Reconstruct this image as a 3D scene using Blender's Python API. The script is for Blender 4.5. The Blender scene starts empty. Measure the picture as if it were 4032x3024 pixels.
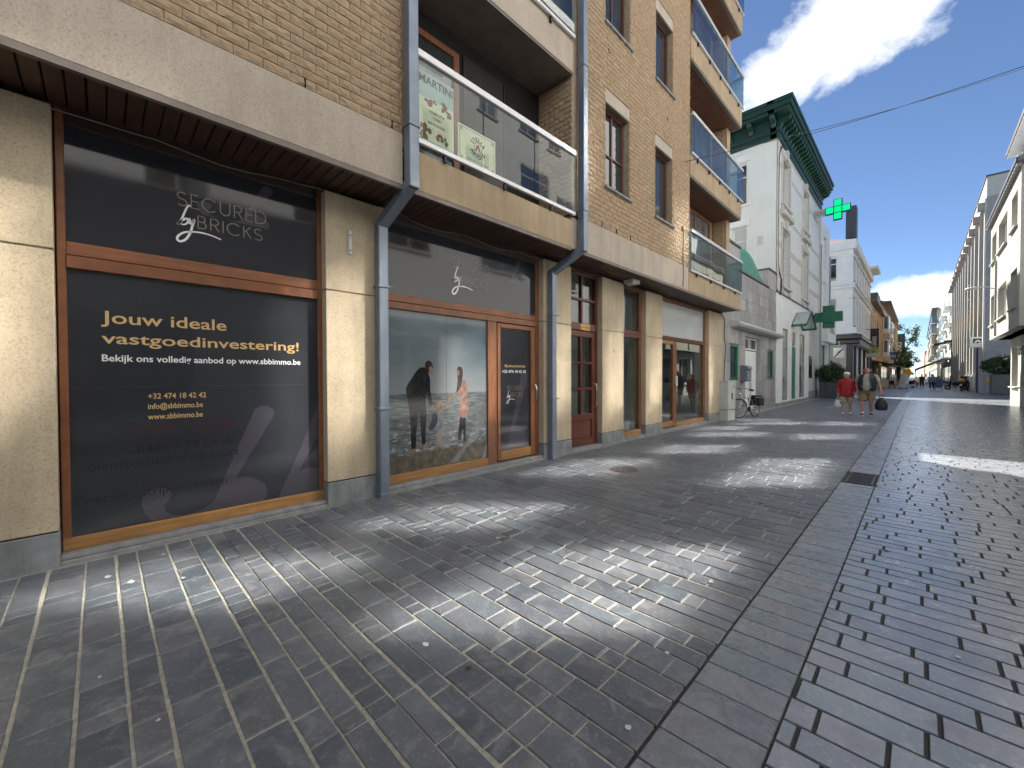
import bpy, bmesh, math, random
import numpy as np
from mathutils import Vector, Matrix
random.seed(7)
SC = bpy.context.scene
COL = SC.collection
PI = math.pi
rad = math.radians
# ------------------------------------------------------------------ camera
cam = bpy.data.cameras.new('camera'); cam.sensor_fit = 'HORIZONTAL'; cam.sensor_width = 36
cam.lens = 14.399; cam.clip_start = .05; cam.clip_end = 3000
cam_o = bpy.data.objects.new('camera', cam); COL.objects.link(cam_o); SC.camera = cam_o
_yaw, _pit, _rol = .78241, .016221, -.0028024
_f = Vector((-math.sin(_yaw)*math.cos(_pit), math.cos(_yaw)*math.cos(_pit), -math.sin(_pit)))
_r = Vector((math.cos(_yaw), math.sin(_yaw), 0)); _u = _r.cross(_f)
_r2 = math.cos(_rol)*_r + math.sin(_rol)*_u; _u2 = -math.sin(_rol)*_r + math.cos(_rol)*_u
_m = Matrix((_r2, _u2, -_f)).transposed().to_4x4(); _m.translation = (0, 0, 1.5)
cam_o.matrix_world = _m
# ------------------------------------------------------------------ sun and sky
SUN_EL, SUN_AZ = rad(42), rad(43.6)          # azimuth: left of the street axis (+Y)
to_sun = Vector((-math.sin(SUN_AZ)*math.cos(SUN_EL), math.cos(SUN_AZ)*math.cos(SUN_EL), math.sin(SUN_EL)))
sun = bpy.data.lights.new('sun', 'SUN'); sun.energy = 5.0; sun.angle = rad(.6); sun.color = (1, .965, .90)
sun_o = bpy.data.objects.new('sun', sun); COL.objects.link(sun_o)
sun_o.rotation_euler = (-to_sun).to_track_quat('-Z', 'Y').to_euler(); sun_o.location = (-30, 30, 40)
W = bpy.data.worlds.new('World'); SC.world = W; W.use_nodes = True
wt = W.node_tree; wn = wt.nodes; wl_ = wt.links
bg = wn['Background']; bg.inputs[1].default_value = 1.0
sky = wn.new('ShaderNodeTexSky'); sky.sky_type = 'NISHITA'; sky.sun_disc = False
sky.sun_elevation = SUN_EL; sky.sun_rotation = -SUN_AZ; sky.air_density = .8; sky.dust_density = .05; sky.ozone_density = 3.5; sky.altitude = 1500
SKY_STRENGTH = .05
def wmath(op, a, b=None, clamp=False):
    n = wn.new('ShaderNodeMath'); n.operation = op; n.use_clamp = clamp
    for i, x in enumerate((a, b)):
        if x is None: continue
        if isinstance(x, (int, float)): n.inputs[i].default_value = x
        else: wl_.new(x, n.inputs[i])
    return n.outputs[0]
geo = wn.new('ShaderNodeTexCoord')
sep = wn.new('ShaderNodeSeparateXYZ'); wl_.new(geo.outputs['Generated'], sep.inputs[0])
def wdot(v):
    n = wn.new('ShaderNodeVectorMath'); n.operation = 'DOT_PRODUCT'
    wl_.new(geo.outputs['Generated'], n.inputs[0]); n.inputs[1].default_value = v
    return n.outputs['Value']
def wnoise(scale, detail, rough, stretch=(1, 1, 1), dist=0.):
    mp = wn.new('ShaderNodeMapping'); mp.inputs['Scale'].default_value = stretch; wl_.new(geo.outputs['Generated'], mp.inputs[0])
    n = wn.new('ShaderNodeTexNoise'); n.inputs['Scale'].default_value = scale; n.inputs['Detail'].default_value = detail
    n.inputs['Roughness'].default_value = rough; n.inputs['Distortion'].default_value = dist
    wl_.new(mp.outputs[0], n.inputs['Vector']); return n.outputs['Fac']
def blob(c, tilt, wa, wb):
    c = Vector(c).normalized(); a = c.cross(Vector((0, 0, 1))).normalized(); b = a.cross(c)
    a2 = math.cos(tilt)*a + math.sin(tilt)*b; b2 = -math.sin(tilt)*a + math.cos(tilt)*b
    da, db, dc = wdot(a2), wdot(b2), wdot(c)
    q = wmath('ADD', wmath('POWER', wmath('ABSOLUTE', wmath('DIVIDE', da, wa)), 2.), wmath('POWER', wmath('ABSOLUTE', wmath('DIVIDE', db, wb)), 2.))
    m = wmath('SUBTRACT', 1., wmath('SQRT', q), True)
    return wmath('MULTIPLY', m, wmath('GREATER_THAN', dc, 0.))
blobs = [((-.10, .84, .545), rad(16), .30, .115), ((-.005, .992, .135), 0, .165, .058), ((-.75, .3, .55), rad(25), .34, .16), ((.6, -.5, .6), rad(-20), .4, .17),
         ((-.5, -.75, .3), 0, .35, .12), ((.85, .4, .25), rad(10), .3, .1), ((.2, -.1, .97), rad(60), .25, .12), ((-.95, -.2, .2), 0, .3, .1)]
msk = None
for bb in blobs:
    k = blob(*bb); msk = k if msk is None else wmath('MAXIMUM', msk, k)
nz = wmath('ADD', wmath('MULTIPLY', wnoise(7, 8, .62, dist=.3), .62), wmath('MULTIPLY', wnoise(22, 6, .6, (1, 1, 1.6)), .38))
dens = wmath('MULTIPLY', wmath('SUBTRACT', wmath('ADD', wmath('MULTIPLY', msk, .75), nz), .74), 4.2, True)
dens = wmath('MULTIPLY', dens, wmath('MINIMUM', wmath('MULTIPLY', msk, 3.5), 1.))
shade = wmath('ADD', .80, wmath('MULTIPLY', wnoise(14, 4, .5), .34))
cc = wn.new('ShaderNodeMixRGB'); cc.blend_type = 'MULTIPLY'; cc.inputs[0].default_value = 1; cc.inputs[1].default_value = (.50, .51, .53, 1)
wl_.new(shade, cc.inputs[2])
sk = wn.new('ShaderNodeMixRGB'); sk.blend_type = 'MULTIPLY'; sk.inputs[0].default_value = 1; wl_.new(sky.outputs[0], sk.inputs[1])
sk.inputs[2].default_value = (SKY_STRENGTH,)*3 + (1,)
mx = wn.new('ShaderNodeMixRGB'); wl_.new(dens, mx.inputs[0]); wl_.new(sk.outputs[0], mx.inputs[1]); wl_.new(cc.outputs[0], mx.inputs[2])
wl_.new(mx.outputs[0], bg.inputs[0])
# ------------------------------------------------------------------ exposure and sampling
vs = SC.view_settings; vs.view_transform = 'Standard'; vs.look = 'None'; vs.exposure = 1.62; vs.gamma = 1; vs.use_curve_mapping = False
SC.render.engine = 'CYCLES'
cy = SC.cycles; cy.use_denoising = True; cy.use_adaptive_sampling = False
cy.use_guiding = True; cy.use_surface_guiding = True; cy.guiding_training_samples = 128     # sunlight thrown back by the windows opposite
cy.blur_glossy = 0; cy.caustics_reflective = True; cy.caustics_refractive = False; cy.sample_clamp_indirect = 25
cy.max_bounces = 9; cy.diffuse_bounces = 4; cy.glossy_bounces = 5; cy.transmission_bounces = 6; cy.transparent_max_bounces = 12
# ------------------------------------------------------------------ mesh helpers
WL = {}
class MB:
    def __init__(s): s.v = []; s.f = []; s.mi = []; s.r = []
    def add(s, vs_, fs, mi=0, r=0.):
        o = len(s.v); s.v += [tuple(x) for x in vs_]
        for f in fs: s.f.append(tuple(i+o for i in f)); s.mi.append(mi); s.r.append(r)
        return s
    def box(s, a, b, mi=0, r=0.):
        x0, y0, z0 = (min(p, q) for p, q in zip(a, b)); x1, y1, z1 = (max(p, q) for p, q in zip(a, b))
        return s.add([(x0,y0,z0),(x1,y0,z0),(x1,y1,z0),(x0,y1,z0),(x0,y0,z1),(x1,y0,z1),(x1,y1,z1),(x0,y1,z1)],
                     [(0,3,2,1),(4,5,6,7),(0,1,5,4),(1,2,6,5),(2,3,7,6),(3,0,4,7)], mi, r)
    def obox(s, c, size, rz=0, rx=0, ry=0, mi=0, r=0.):
        R = Matrix.Rotation(rz,3,'Z') @ Matrix.Rotation(ry,3,'Y') @ Matrix.Rotation(rx,3,'X'); c = Vector(c); hx, hy, hz = (q/2 for q in size)
        vv = [c + R @ Vector((x,y,z)) for x,y,z in ((-hx,-hy,-hz),(hx,-hy,-hz),(hx,hy,-hz),(-hx,hy,-hz),(-hx,-hy,hz),(hx,-hy,hz),(hx,hy,hz),(-hx,hy,hz))]
        return s.add(vv, [(0,3,2,1),(4,5,6,7),(0,1,5,4),(1,2,6,5),(2,3,7,6),(3,0,4,7)], mi, r)
    def prism(s, poly, fr, n0, n1, mi=0, r=0.):
        k = len(poly); vv = [fr(u,v,n0) for u,v in poly] + [fr(u,v,n1) for u,v in poly]
        return s.add(vv, [tuple(range(k-1,-1,-1)), tuple(range(k,2*k))] + [(i,(i+1)%k,k+(i+1)%k,k+i) for i in range(k)], mi, r)
    def tube(s, pts, rr, n=8, closed=False, caps=True, mi=0, sq=1.):
        P = [Vector(p) for p in pts]; k = len(P)
        if not hasattr(rr, '__len__'): rr = [rr]*k
        vv = []; up = None
        for i in range(k):
            t = (P[(i+1)%k]-P[i-1]) if closed else (P[min(i+1,k-1)]-P[max(i-1,0)])
            t = t.normalized() if t.length > 1e-9 else Vector((0,0,1))
            if up is None: up = t.orthogonal().normalized() if abs(t.z) > .99 else Vector((0,0,1))
            a = t.cross(up); a = a.normalized() if a.length > 1e-6 else t.orthogonal().normalized(); b = a.cross(t)
            if abs(t.z) > .99: up = b
            for j in range(n):
                w = 2*PI*(j+.5)/n; vv.append(P[i] + rr[i]*(math.cos(w)*a + sq*math.sin(w)*b))
        ff = []
        for i in range(k if closed else k-1):
            i2 = (i+1) % k
            for j in range(n): ff.append((i*n+j, i*n+(j+1)%n, i2*n+(j+1)%n, i2*n+j))
        if caps and not closed: ff += [tuple(range(n-1,-1,-1)), tuple((k-1)*n+j for j in range(n))]
        return s.add(vv, ff, mi)
    def lathe(s, prof, c=(0,0,0), n=20, ax='z', mi=0):
        vv = []; ff = []; c = Vector(c)
        for r_, h in prof:
            for j in range(n):
                w = 2*PI*j/n; p = (r_*math.cos(w), r_*math.sin(w), h)
                p = p if ax == 'z' else ((p[2], p[0], p[1]) if ax == 'x' else (p[1], p[2], p[0])); vv.append(c + Vector(p))
        k = len(prof)
        for i in range(k-1):
            for j in range(n): ff.append((i*n+j, i*n+(j+1)%n, (i+1)*n+(j+1)%n, (i+1)*n+j))
        ff += [tuple(range(n-1,-1,-1)), tuple((k-1)*n+j for j in range(n))]
        return s.add(vv, ff, mi)
    def ball(s, c, r_, nu=12, nv=8, mi=0, v0=0., v1=1.):
        rx, ry, rz = r_ if hasattr(r_, '__len__') else (r_,)*3
        vv = []; ff = []
        for i in range(nv+1):
            ph = PI*(v0+(v1-v0)*i/nv)
            for j in range(nu):
                w = 2*PI*j/nu; vv.append((c[0]+rx*math.sin(ph)*math.cos(w), c[1]+ry*math.sin(ph)*math.sin(w), c[2]+rz*math.cos(ph)))
        for i in range(nv):
            for j in range(nu): ff.append((i*nu+j, (i+1)*nu+j, (i+1)*nu+(j+1)%nu, i*nu+(j+1)%nu))
        return s.add(vv, ff, mi)
    def loft(s, rings, n=14, caps=True, mi=0):      # rings: (centre, rx, ry[, power])
        vv = []; ff = []
        for rg in rings:
            c, rx, ry = rg[:3]
            for j in range(n):
                w = 2*PI*j/n; vv.append((c[0]+rx*math.cos(w), c[1]+ry*math.sin(w), c[2]))
        k = len(rings)
        for i in range(k-1):
            for j in range(n): ff.append((i*n+j, i*n+(j+1)%n, (i+1)*n+(j+1)%n, (i+1)*n+j))
        if caps: ff += [tuple(range(n-1,-1,-1)), tuple((k-1)*n+j for j in range(n))]
        return s.add(vv, ff, mi)
    def build(s, name, m, parent=None, smooth=False, bev=0, attr=False, kind=None, seg=1, xf=None):
        me = bpy.data.meshes.new(name); me.from_pydata(s.v if xf is None else [xf @ Vector(p) for p in s.v], [], s.f)
        ms = m if isinstance(m, (list, tuple)) else [m]
        for x in ms: me.materials.append(x)
        if len(ms) > 1: me.polygons.foreach_set('material_index', s.mi)
        if attr: a = me.attributes.new('rnd', 'FLOAT', 'FACE'); a.data.foreach_set('value', s.r)
        if smooth:
            me.polygons.foreach_set('use_smooth', [True]*len(me.polygons))
            try: me.set_sharp_from_angle(angle=rad(38))
            except Exception: pass
        me.update(); o = bpy.data.objects.new(name, me); COL.objects.link(o); put(o, parent)
        if bev:
            b = o.modifiers.new('bevel', 'BEVEL'); b.width = bev; b.segments = seg; b.limit_method = 'ANGLE'; b.angle_limit = rad(40)
        if kind: o['kind'] = kind
        return o
def put(o, parent):
    if parent is not None:
        o.parent = parent; l = WL.get(parent.name)
        if l is not None: o.matrix_parent_inverse = Matrix.Translation(-l)
def thing(name, label, cat, loc=(0,0,0), group=None):
    o = bpy.data.objects.new(name, None); COL.objects.link(o); o.location = loc; o.empty_display_size = .2
    WL[o.name] = Vector(loc); return tag(o, label, cat, group)
def tag(o, label, cat, group=None):
    o['label'] = label; o['category'] = cat
    if group: o['group'] = group
    return o
def struct(o): o['kind'] = 'structure'; return o
def box(name, a, b, m, parent=None, bev=0, **k): return MB().box(a, b).build(name, m, parent, bev=bev, **k)
def FR(O, U, V, N):
    O, U, V, N = Vector(O), Vector(U), Vector(V), Vector(N)
    return lambda u, v, n=0.: O + u*U + v*V + n*N
def left(X): return FR((X,0,0), (0,1,0), (0,0,1), (1,0,0))       # facade of the left row: u = Y, v = Z, n towards the street
def right(X): return FR((X,0,0), (0,-1,0), (0,0,1), (-1,0,0))    # right row: u = -Y
def facing(Y): return FR((0,Y,0), (1,0,0), (0,0,1), (0,-1,0))    # walls that look back at the camera: u = X
def open_wall(mb, fr, u0, u1, v0, v1, ops, depth, mi=0, mir=None):
    mir = mi if mir is None else mir
    us = sorted({u0, u1, *[x for o in ops for x in (o[0], o[1])]}); vs_ = sorted({v0, v1, *[x for o in ops for x in (o[2], o[3])]})
    us = [x for x in us if u0-1e-6 <= x <= u1+1e-6]; vs_ = [x for x in vs_ if v0-1e-6 <= x <= v1+1e-6]
    for a, b in zip(us, us[1:]):
        for c, d in zip(vs_, vs_[1:]):
            mu, mv = (a+b)/2, (c+d)/2
            if any(o[0] < mu < o[1] and o[2] < mv < o[3] for o in ops): continue
            mb.add([fr(a,c), fr(b,c), fr(b,d), fr(a,d)], [(0,1,2,3)], mi)
    for o in ops:
        a, b, c, d = o[:4]; q = [(a,c), (b,c), (b,d), (a,d)]
        for i in range(4):
            p, r_ = q[i], q[(i+1) % 4]
            mb.add([fr(*p), fr(*p,-depth), fr(*r_,-depth), fr(*r_)], [(0,1,2,3)], mir)
    return mb
def fbox(mb, fr, u0, u1, v0, v1, n0, n1, mi=0):
    return mb.prism([(u0,v0), (u1,v0), (u1,v1), (u0,v1)], fr, n0, n1, mi)
def window(parent, fr, u0, u1, v0, v1, n, fm, pm, fw=.06, mull=(), trans=(), name='window', thick=.06, sill=None, bev=0):
    mb = MB(); fbox(mb,fr,u0,u0+fw,v0,v1,n-thick,n); fbox(mb,fr,u1-fw,u1,v0,v1,n-thick,n)
    fbox(mb,fr,u0+fw,u1-fw,v0,v0+fw,n-thick,n); fbox(mb,fr,u0+fw,u1-fw,v1-fw,v1,n-thick,n)
    w = fw*.7
    for m in mull: fbox(mb,fr,m-w/2,m+w/2,v0+fw,v1-fw,n-thick,n-.004)
    for t in trans: fbox(mb,fr,u0+fw,u1-fw,t-w/2,t+w/2,n-thick,n-.006)
    o = mb.build(name, fm, parent, bev=bev)
    us = [u0+fw, *sorted(mull), u1-fw]; vv = [v0+fw, *sorted(trans), v1-fw]
    for a, b in zip(us, us[1:]):
        for c, d in zip(vv, vv[1:]):
            fbox(MB(),fr,a,b,c,d,n-thick*.75,n-thick*.55).build('pane', pm, o)
    if sill: fbox(MB(),fr,u0-.05,u1+.05,v0-.06,v0-.003,n-.05,n+sill[0]).build('sill', sill[1], o)
    return o
def text(s, fr, u, v, size, m, parent, name='lettering', n=.002, off=0., width=None, align='LEFT', shear=0., kind=None, ex=0.):
    c = bpy.data.curves.new('t', 'FONT'); c.body = s; c.size = 1; c.offset = off; c.align_x = align; c.shear = shear; c.resolution_u = 3; c.extrude = 0
    o = bpy.data.objects.new('t', c); COL.objects.link(o); dg = bpy.context.evaluated_depsgraph_get(); me = o.evaluated_get(dg).to_mesh()
    V_ = [tuple(x.co) for x in me.vertices]; F_ = [tuple(p.vertices) for p in me.polygons]
    o.evaluated_get(dg).to_mesh_clear(); bpy.data.objects.remove(o); bpy.data.curves.remove(c)
    x0 = min(p[0] for p in V_); x1 = max(p[0] for p in V_); sx = size if width is None else width/(x1-x0); sh = x0 if align == 'LEFT' else 0
    mb = MB(); mb.add([fr(u+(p[0]-sh)*sx, v+p[1]*size, n) for p in V_], F_)
    return mb.build(name, m, parent)
# ------------------------------------------------------------------ materials
class NT:
    def __init__(s, name):
        s.m = bpy.data.materials.new(name); s.m.use_nodes = True; s.t = s.m.node_tree; s.n = s.t.nodes; s.b = s.n['Principled BSDF']; s.out = s.n['Material Output']
        s.tc = s.n.new('ShaderNodeTexCoord')
    def link(s, a, b): s.t.links.new(a, b)
    def mp(s, scale=(1,1,1), coord='Object', rot=(0,0,0)):
        n = s.n.new('ShaderNodeMapping'); n.inputs['Scale'].default_value = scale; n.inputs['Rotation'].default_value = rot; s.link(s.tc.outputs[coord], n.inputs[0]); return n.outputs[0]
    def noise(s, scale, detail=5, rough=.55, vec=None, dist=0.):
        n = s.n.new('ShaderNodeTexNoise'); n.inputs['Scale'].default_value = scale; n.inputs['Detail'].default_value = detail; n.inputs['Roughness'].default_value = rough
        n.inputs['Distortion'].default_value = dist
        s.link(vec if vec is not None else s.tc.outputs['Object'], n.inputs['Vector']); return n.outputs['Fac']
    def ma(s, op, a, b=None, c=False):
        n = s.n.new('ShaderNodeMath'); n.operation = op; n.use_clamp = c
        for i, x in enumerate((a, b)):
            if x is None: continue
            if isinstance(x, (int, float)): n.inputs[i].default_value = x
            else: s.link(x, n.inputs[i])
        return n.outputs[0]
    def rng(s, x, a, b, c=0., d=1.):
        n = s.n.new('ShaderNodeMapRange'); s.link(x, n.inputs[0])
        for i, q in enumerate((a, b, c, d)): n.inputs[i+1].default_value = q
        return n.outputs[0]
    def mix(s, f, a, b, mode='MIX'):
        n = s.n.new('ShaderNodeMixRGB'); n.blend_type = mode
        for i, x in enumerate((f, a, b)):
            if isinstance(x, (int, float)): n.inputs[i].default_value = x if i == 0 else (x,x,x,1)
            elif isinstance(x, tuple): n.inputs[i].default_value = (*x[:3], 1)
            else: s.link(x, n.inputs[i])
        return n.outputs[0]
    def attr(s, a='rnd'):
        n = s.n.new('ShaderNodeAttribute'); n.attribute_name = a; return n.outputs['Fac']
    def bump(s, h, strength, dist=.01):
        n = s.n.new('ShaderNodeBump'); n.inputs['Strength'].default_value = strength; n.inputs['Distance'].default_value = dist; s.link(h, n.inputs['Height'])
        s.link(n.outputs[0], s.b.inputs['Normal']); return n
    def set(s, **k):
        for a, v in k.items():
            i = s.b.inputs[{'col':'Base Color','rough':'Roughness','metal':'Metallic','spec':'Specular IOR Level','coat':'Coat Weight','crough':'Coat Roughness','alpha':'Alpha','trans':'Transmission Weight','ior':'IOR','emc':'Emission Color','ems':'Emission Strength','sub':'Subsurface Weight'}[a]]
            if isinstance(v, (int, float)): i.default_value = v
            elif isinstance(v, tuple): i.default_value = (*v[:3], 1)
            else: s.link(v, i)
        return s
def mat(name, col, rough=.6, metal=0., var=.12, scale=6., bump=.0, bscale=60., attr=0., spec=.5, coat=0., streak=0., speck=0., rv=.08):
    t = NT(name); f = t.noise(scale); c = t.mix(t.rng(f,.3,.7), tuple(x*(1-var) for x in col), tuple(min(x*(1+var),.95) for x in col))
    if speck:
        s1 = t.noise(62, 5, .75); c = t.mix(t.rng(s1,.50,.66,0,speck), c, tuple(x*.50 for x in col)); s2 = t.noise(85, 4, .7); c = t.mix(t.rng(s2,.54,.7,0,speck*.8), c, tuple(min(x*1.4,.9) for x in col))
    if streak:
        s3 = t.noise(3.2, 6, .65, t.mp((1.6,1.6,.16))); c = t.mix(t.rng(s3,.44,.72,0,streak), c, tuple(x*.5 for x in col))
    if attr:
        a = t.attr(); c = t.mix(1., c, t.rng(a,0,1,1-attr,1+attr), 'MULTIPLY')
    t.set(col=c, rough=t.rng(t.noise(scale*2.3),.2,.8,max(rough-rv,.02),min(rough+rv,1)), metal=metal, spec=spec, coat=coat)
    if bump: t.bump(t.noise(bscale, 5, .6), bump, .01)
    return t.m
def wood(name, col, rough=.45, ax=2):
    t = NT(name); sc_ = [38,38,38]; sc_[ax] = 2.2; g = t.noise(1., 6, .6, t.mp(tuple(sc_))); w = t.noise(2.5, 4)
    c = t.mix(t.rng(g,.3,.72), tuple(x*.62 for x in col), tuple(x*1.3 for x in col)); c = t.mix(t.rng(w,.45,.7,0,.35), c, tuple(x*1.7 for x in col))
    t.set(col=c, rough=rough); t.bump(g, .15, .004); return t.m
def glass(name, tint=(.9,.95,.93), ior=1.5, rough=0., haze=0.):
    t = NT(name); t.n.remove(t.b); tr = t.n.new('ShaderNodeBsdfTransparent'); tr.inputs[0].default_value = (*tint,1); gl = t.n.new('ShaderNodeBsdfGlossy'); gl.inputs['Roughness'].default_value = rough
    wv = t.noise(.9, 1, .4); bp = t.n.new('ShaderNodeBump'); bp.inputs['Strength'].default_value = .06; bp.inputs['Distance'].default_value = .05; t.link(wv, bp.inputs['Height']); t.link(bp.outputs[0], gl.inputs['Normal'])
    fr_ = t.n.new('ShaderNodeFresnel'); gm = t.n.new('ShaderNodeNewGeometry'); t.link(t.rng(gm.outputs['Backfacing'],0,1,ior,1/ior), fr_.inputs[0]); mx_ = t.n.new('ShaderNodeMixShader'); t.link(fr_.outputs[0], mx_.inputs[0]); t.link(tr.outputs[0], mx_.inputs[1]); t.link(gl.outputs[0], mx_.inputs[2])
    last = mx_.outputs[0]
    if haze:
        d = t.n.new('ShaderNodeBsdfDiffuse'); d.inputs[0].default_value = (.7,.72,.72,1); m2 = t.n.new('ShaderNodeMixShader'); m2.inputs[0].default_value = haze; t.link(last, m2.inputs[1]); t.link(d.outputs[0], m2.inputs[2]); last = m2.outputs[0]
    t.link(last, t.out.inputs[0]); return t.m
def washmat():
    t = NT('print_translucent_wash'); tr = t.n.new('ShaderNodeBsdfTransparent'); m2 = t.n.new('ShaderNodeMixShader'); m2.inputs[0].default_value = .42; t.set(col=(.46,.47,.48), rough=.08); t.link(tr.outputs[0], m2.inputs[1]); t.link(t.b.outputs[0], m2.inputs[2]); t.link(m2.outputs[0], t.out.inputs[0]); return t.m
def film(name, col, rough=.09, var=.1, dusty=.0, spec=.5):
    t = NT(name); c = t.mix(t.rng(t.noise(1.3),.3,.7), tuple(x*(1-var) for x in col), tuple(x*(1+var) for x in col))
    if dusty: c = t.mix(t.rng(t.noise(55, 8, .75),.58,.8,0,dusty), c, (.25,.25,.26))
    t.set(col=c, rough=rough, spec=spec, coat=.0); t.bump(t.noise(1.1, 2, .4), .05, .03); return t.m
# stone, brick, plaster
M_GRAN = mat('beige_granite_render', (.49,.40,.27), .75, var=.14, scale=2.2, speck=.75, streak=.35, bump=.25, bscale=170)
M_FASC = mat('pinkish_granite_render', (.46,.39,.31), .75, var=.12, scale=1.6, speck=.7, streak=.3, bump=.25, bscale=170)
M_PARA = mat('tan_render', (.40,.30,.185), .75, var=.12, scale=2., speck=.45, streak=.5, bump=.25, bscale=170)
M_BSTONE = mat('blue_stone_plinth', (.24,.25,.25), .6, var=.25, scale=5, streak=.75, bump=.2, bscale=50)
M_SILL = mat('grey_stone_sill', (.27,.27,.265), .6, var=.2, scale=9, streak=.4, bump=.2, bscale=60)
M_MORTAR = mat('tan_mortar', (.36,.285,.20), .9, var=.2, scale=12, bump=.4, bscale=90)
def brickmat():
    t = NT('rock_faced_brick'); a = t.attr(); v = t.noise(9, 6, .6); st = t.noise(1., 5, .6, t.mp((14,14,46)))
    c = t.mix(a, (.42,.295,.18), (.50,.38,.24)); c = t.mix(t.rng(v,.3,.75), (.37,.265,.165), c); c = t.mix(t.rng(st,.55,.72,0,.55), c, (.25,.17,.12))
    c = t.mix(t.rng(t.noise(.7,3),.4,.75,0,.35), c, (.33,.24,.155))
    t.set(col=c, rough=.85); t.bump(t.ma('ADD', t.noise(26, 7, .7, t.mp((1,.55,2.2), rot=(rad(18),0,0))), t.noise(110,3)), .55, .012); return t.m
M_BRICK = brickmat()
def pavermat(name, c0, c1, c2, rough, bs=.6):
    t = NT(name); a = t.attr(); off = t.n.new('ShaderNodeVectorMath'); off.operation = 'ADD'; t.link(t.tc.outputs['Object'], off.inputs[0])
    cb = t.n.new('ShaderNodeCombineXYZ'); s17 = t.ma('MULTIPLY', a, 37.); t.link(s17, cb.inputs[0]); t.link(t.ma('MULTIPLY', a, 91.), cb.inputs[1]); t.link(cb.outputs[0], off.inputs[1]); v = off.outputs[0]
    cl = t.noise(6, 8, .66, v, 1.1); fine = t.noise(42, 6, .7, v); big = t.noise(2.2, 5, .6, v)
    h = t.n.new('ShaderNodeMath'); h.operation = 'FRACT'; t.link(t.ma('MULTIPLY', a, 13.7), h.inputs[0])
    c = t.mix(a, c0, c1); c = t.mix(t.rng(h.outputs[0],.55,1.,0,.5), c, (c0[0]*1.0,c0[1]*1.25,c0[2]*1.15)); c = t.mix(t.rng(h.outputs[0],.35,0.,0,.45), c, (c1[0]*1.12,c1[1]*.98,c1[2]*.9))
    c = t.mix(t.rng(big,.35,.7,0,.45), c, tuple(x*.66 for x in c0)); c = t.mix(t.rng(cl,.5,.68,0,.8), c, c2); c = t.mix(t.rng(fine,.54,.75,0,.5), c, tuple(x*1.75 for x in c2))
    sp = t.noise(3.1, 3, .5); c = t.mix(t.rng(sp,.62,.72,0,.45), c, tuple(x*.5 for x in c0))
    t.set(col=c, rough=t.rng(cl,.3,.75,rough-.09,rough+.12), spec=.75); t.bump(t.ma('ADD', cl, t.ma('MULTIPLY', fine, .6)), bs, .008); return t.m
M_PAVE = pavermat('slate_paver', (.086,.097,.115), (.162,.175,.196), (.22,.222,.225), .46)
M_PAVE2 = pavermat('worn_paver', (.235,.25,.275), (.31,.325,.35), (.345,.352,.36), .21, .2)
M_PAVE3 = pavermat('channel_stone', (.18,.192,.212), (.24,.252,.27), (.28,.282,.288), .28, .25)
M_JOINT = mat('sand_joint', (.40,.375,.31), .95, var=.25, scale=30, bump=.5, bscale=120)
M_JOINT2 = mat('dark_joint', (.05,.046,.042), .95, var=.3, scale=30, bump=.5, bscale=120)
def farpave():
    t = NT('far_paving'); b = t.n.new('ShaderNodeTexBrick'); b.inputs['Scale'].default_value = 1; b.inputs['Brick Width'].default_value = .45; b.inputs['Row Height'].default_value = .2; b.inputs['Mortar Size'].default_value = .008
    b.inputs['Color1'].default_value = (.15,.16,.178,1); b.inputs['Color2'].default_value = (.20,.21,.225,1); b.inputs['Mortar'].default_value = (.09,.088,.082,1); t.link(t.tc.outputs['Object'], b.inputs[0])
    c = t.mix(t.rng(t.noise(.6,5),.35,.7,0,.5), b.outputs[0], (.09,.09,.095)); t.set(col=c, rough=t.rng(t.noise(3,4),.3,.7,.3,.5)); t.bump(t.noise(8,6), .3, .01); return t.m
M_FARPAVE = farpave()
M_IRON = mat('cast_iron', (.06,.058,.055), .5, .6, var=.3, scale=20, bump=.3)
M_MANHOLE = mat('manhole_iron', (.11,.095,.08), .55, .4, var=.3, scale=20, bump=.3)
# wood, metal
M_WOOD = wood('mahogany_frame_upright', (.205,.078,.032)); M_WOODH = wood('mahogany_frame_level', (.22,.082,.034), ax=1)
M_WOODW = wood('weathered_frame_bottom', (.33,.165,.055), .6, ax=1); M_DOOR = wood('dark_mahogany_door', (.105,.030,.016), .38); M_DOORH = wood('dark_mahogany_rail', (.105,.030,.016), .38, ax=1)
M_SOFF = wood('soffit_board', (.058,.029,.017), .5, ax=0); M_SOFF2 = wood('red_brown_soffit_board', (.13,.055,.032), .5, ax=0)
M_TRIM = mat('brown_trim', (.17,.14,.12), .5, .3, var=.15)
M_ZINC = mat('zinc_pipe', (.21,.245,.295), .42, .5, var=.10, scale=5, streak=.3, bump=.1)
M_ALU = mat('aluminium_rail', (.62,.60,.60), .38, .5, var=.06, streak=.1)
M_STEEL = mat('brushed_steel', (.62,.60,.57), .25, .95, var=.05)
M_DARKGAP = mat('black_gap', (.012,.011,.010), .9)
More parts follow.
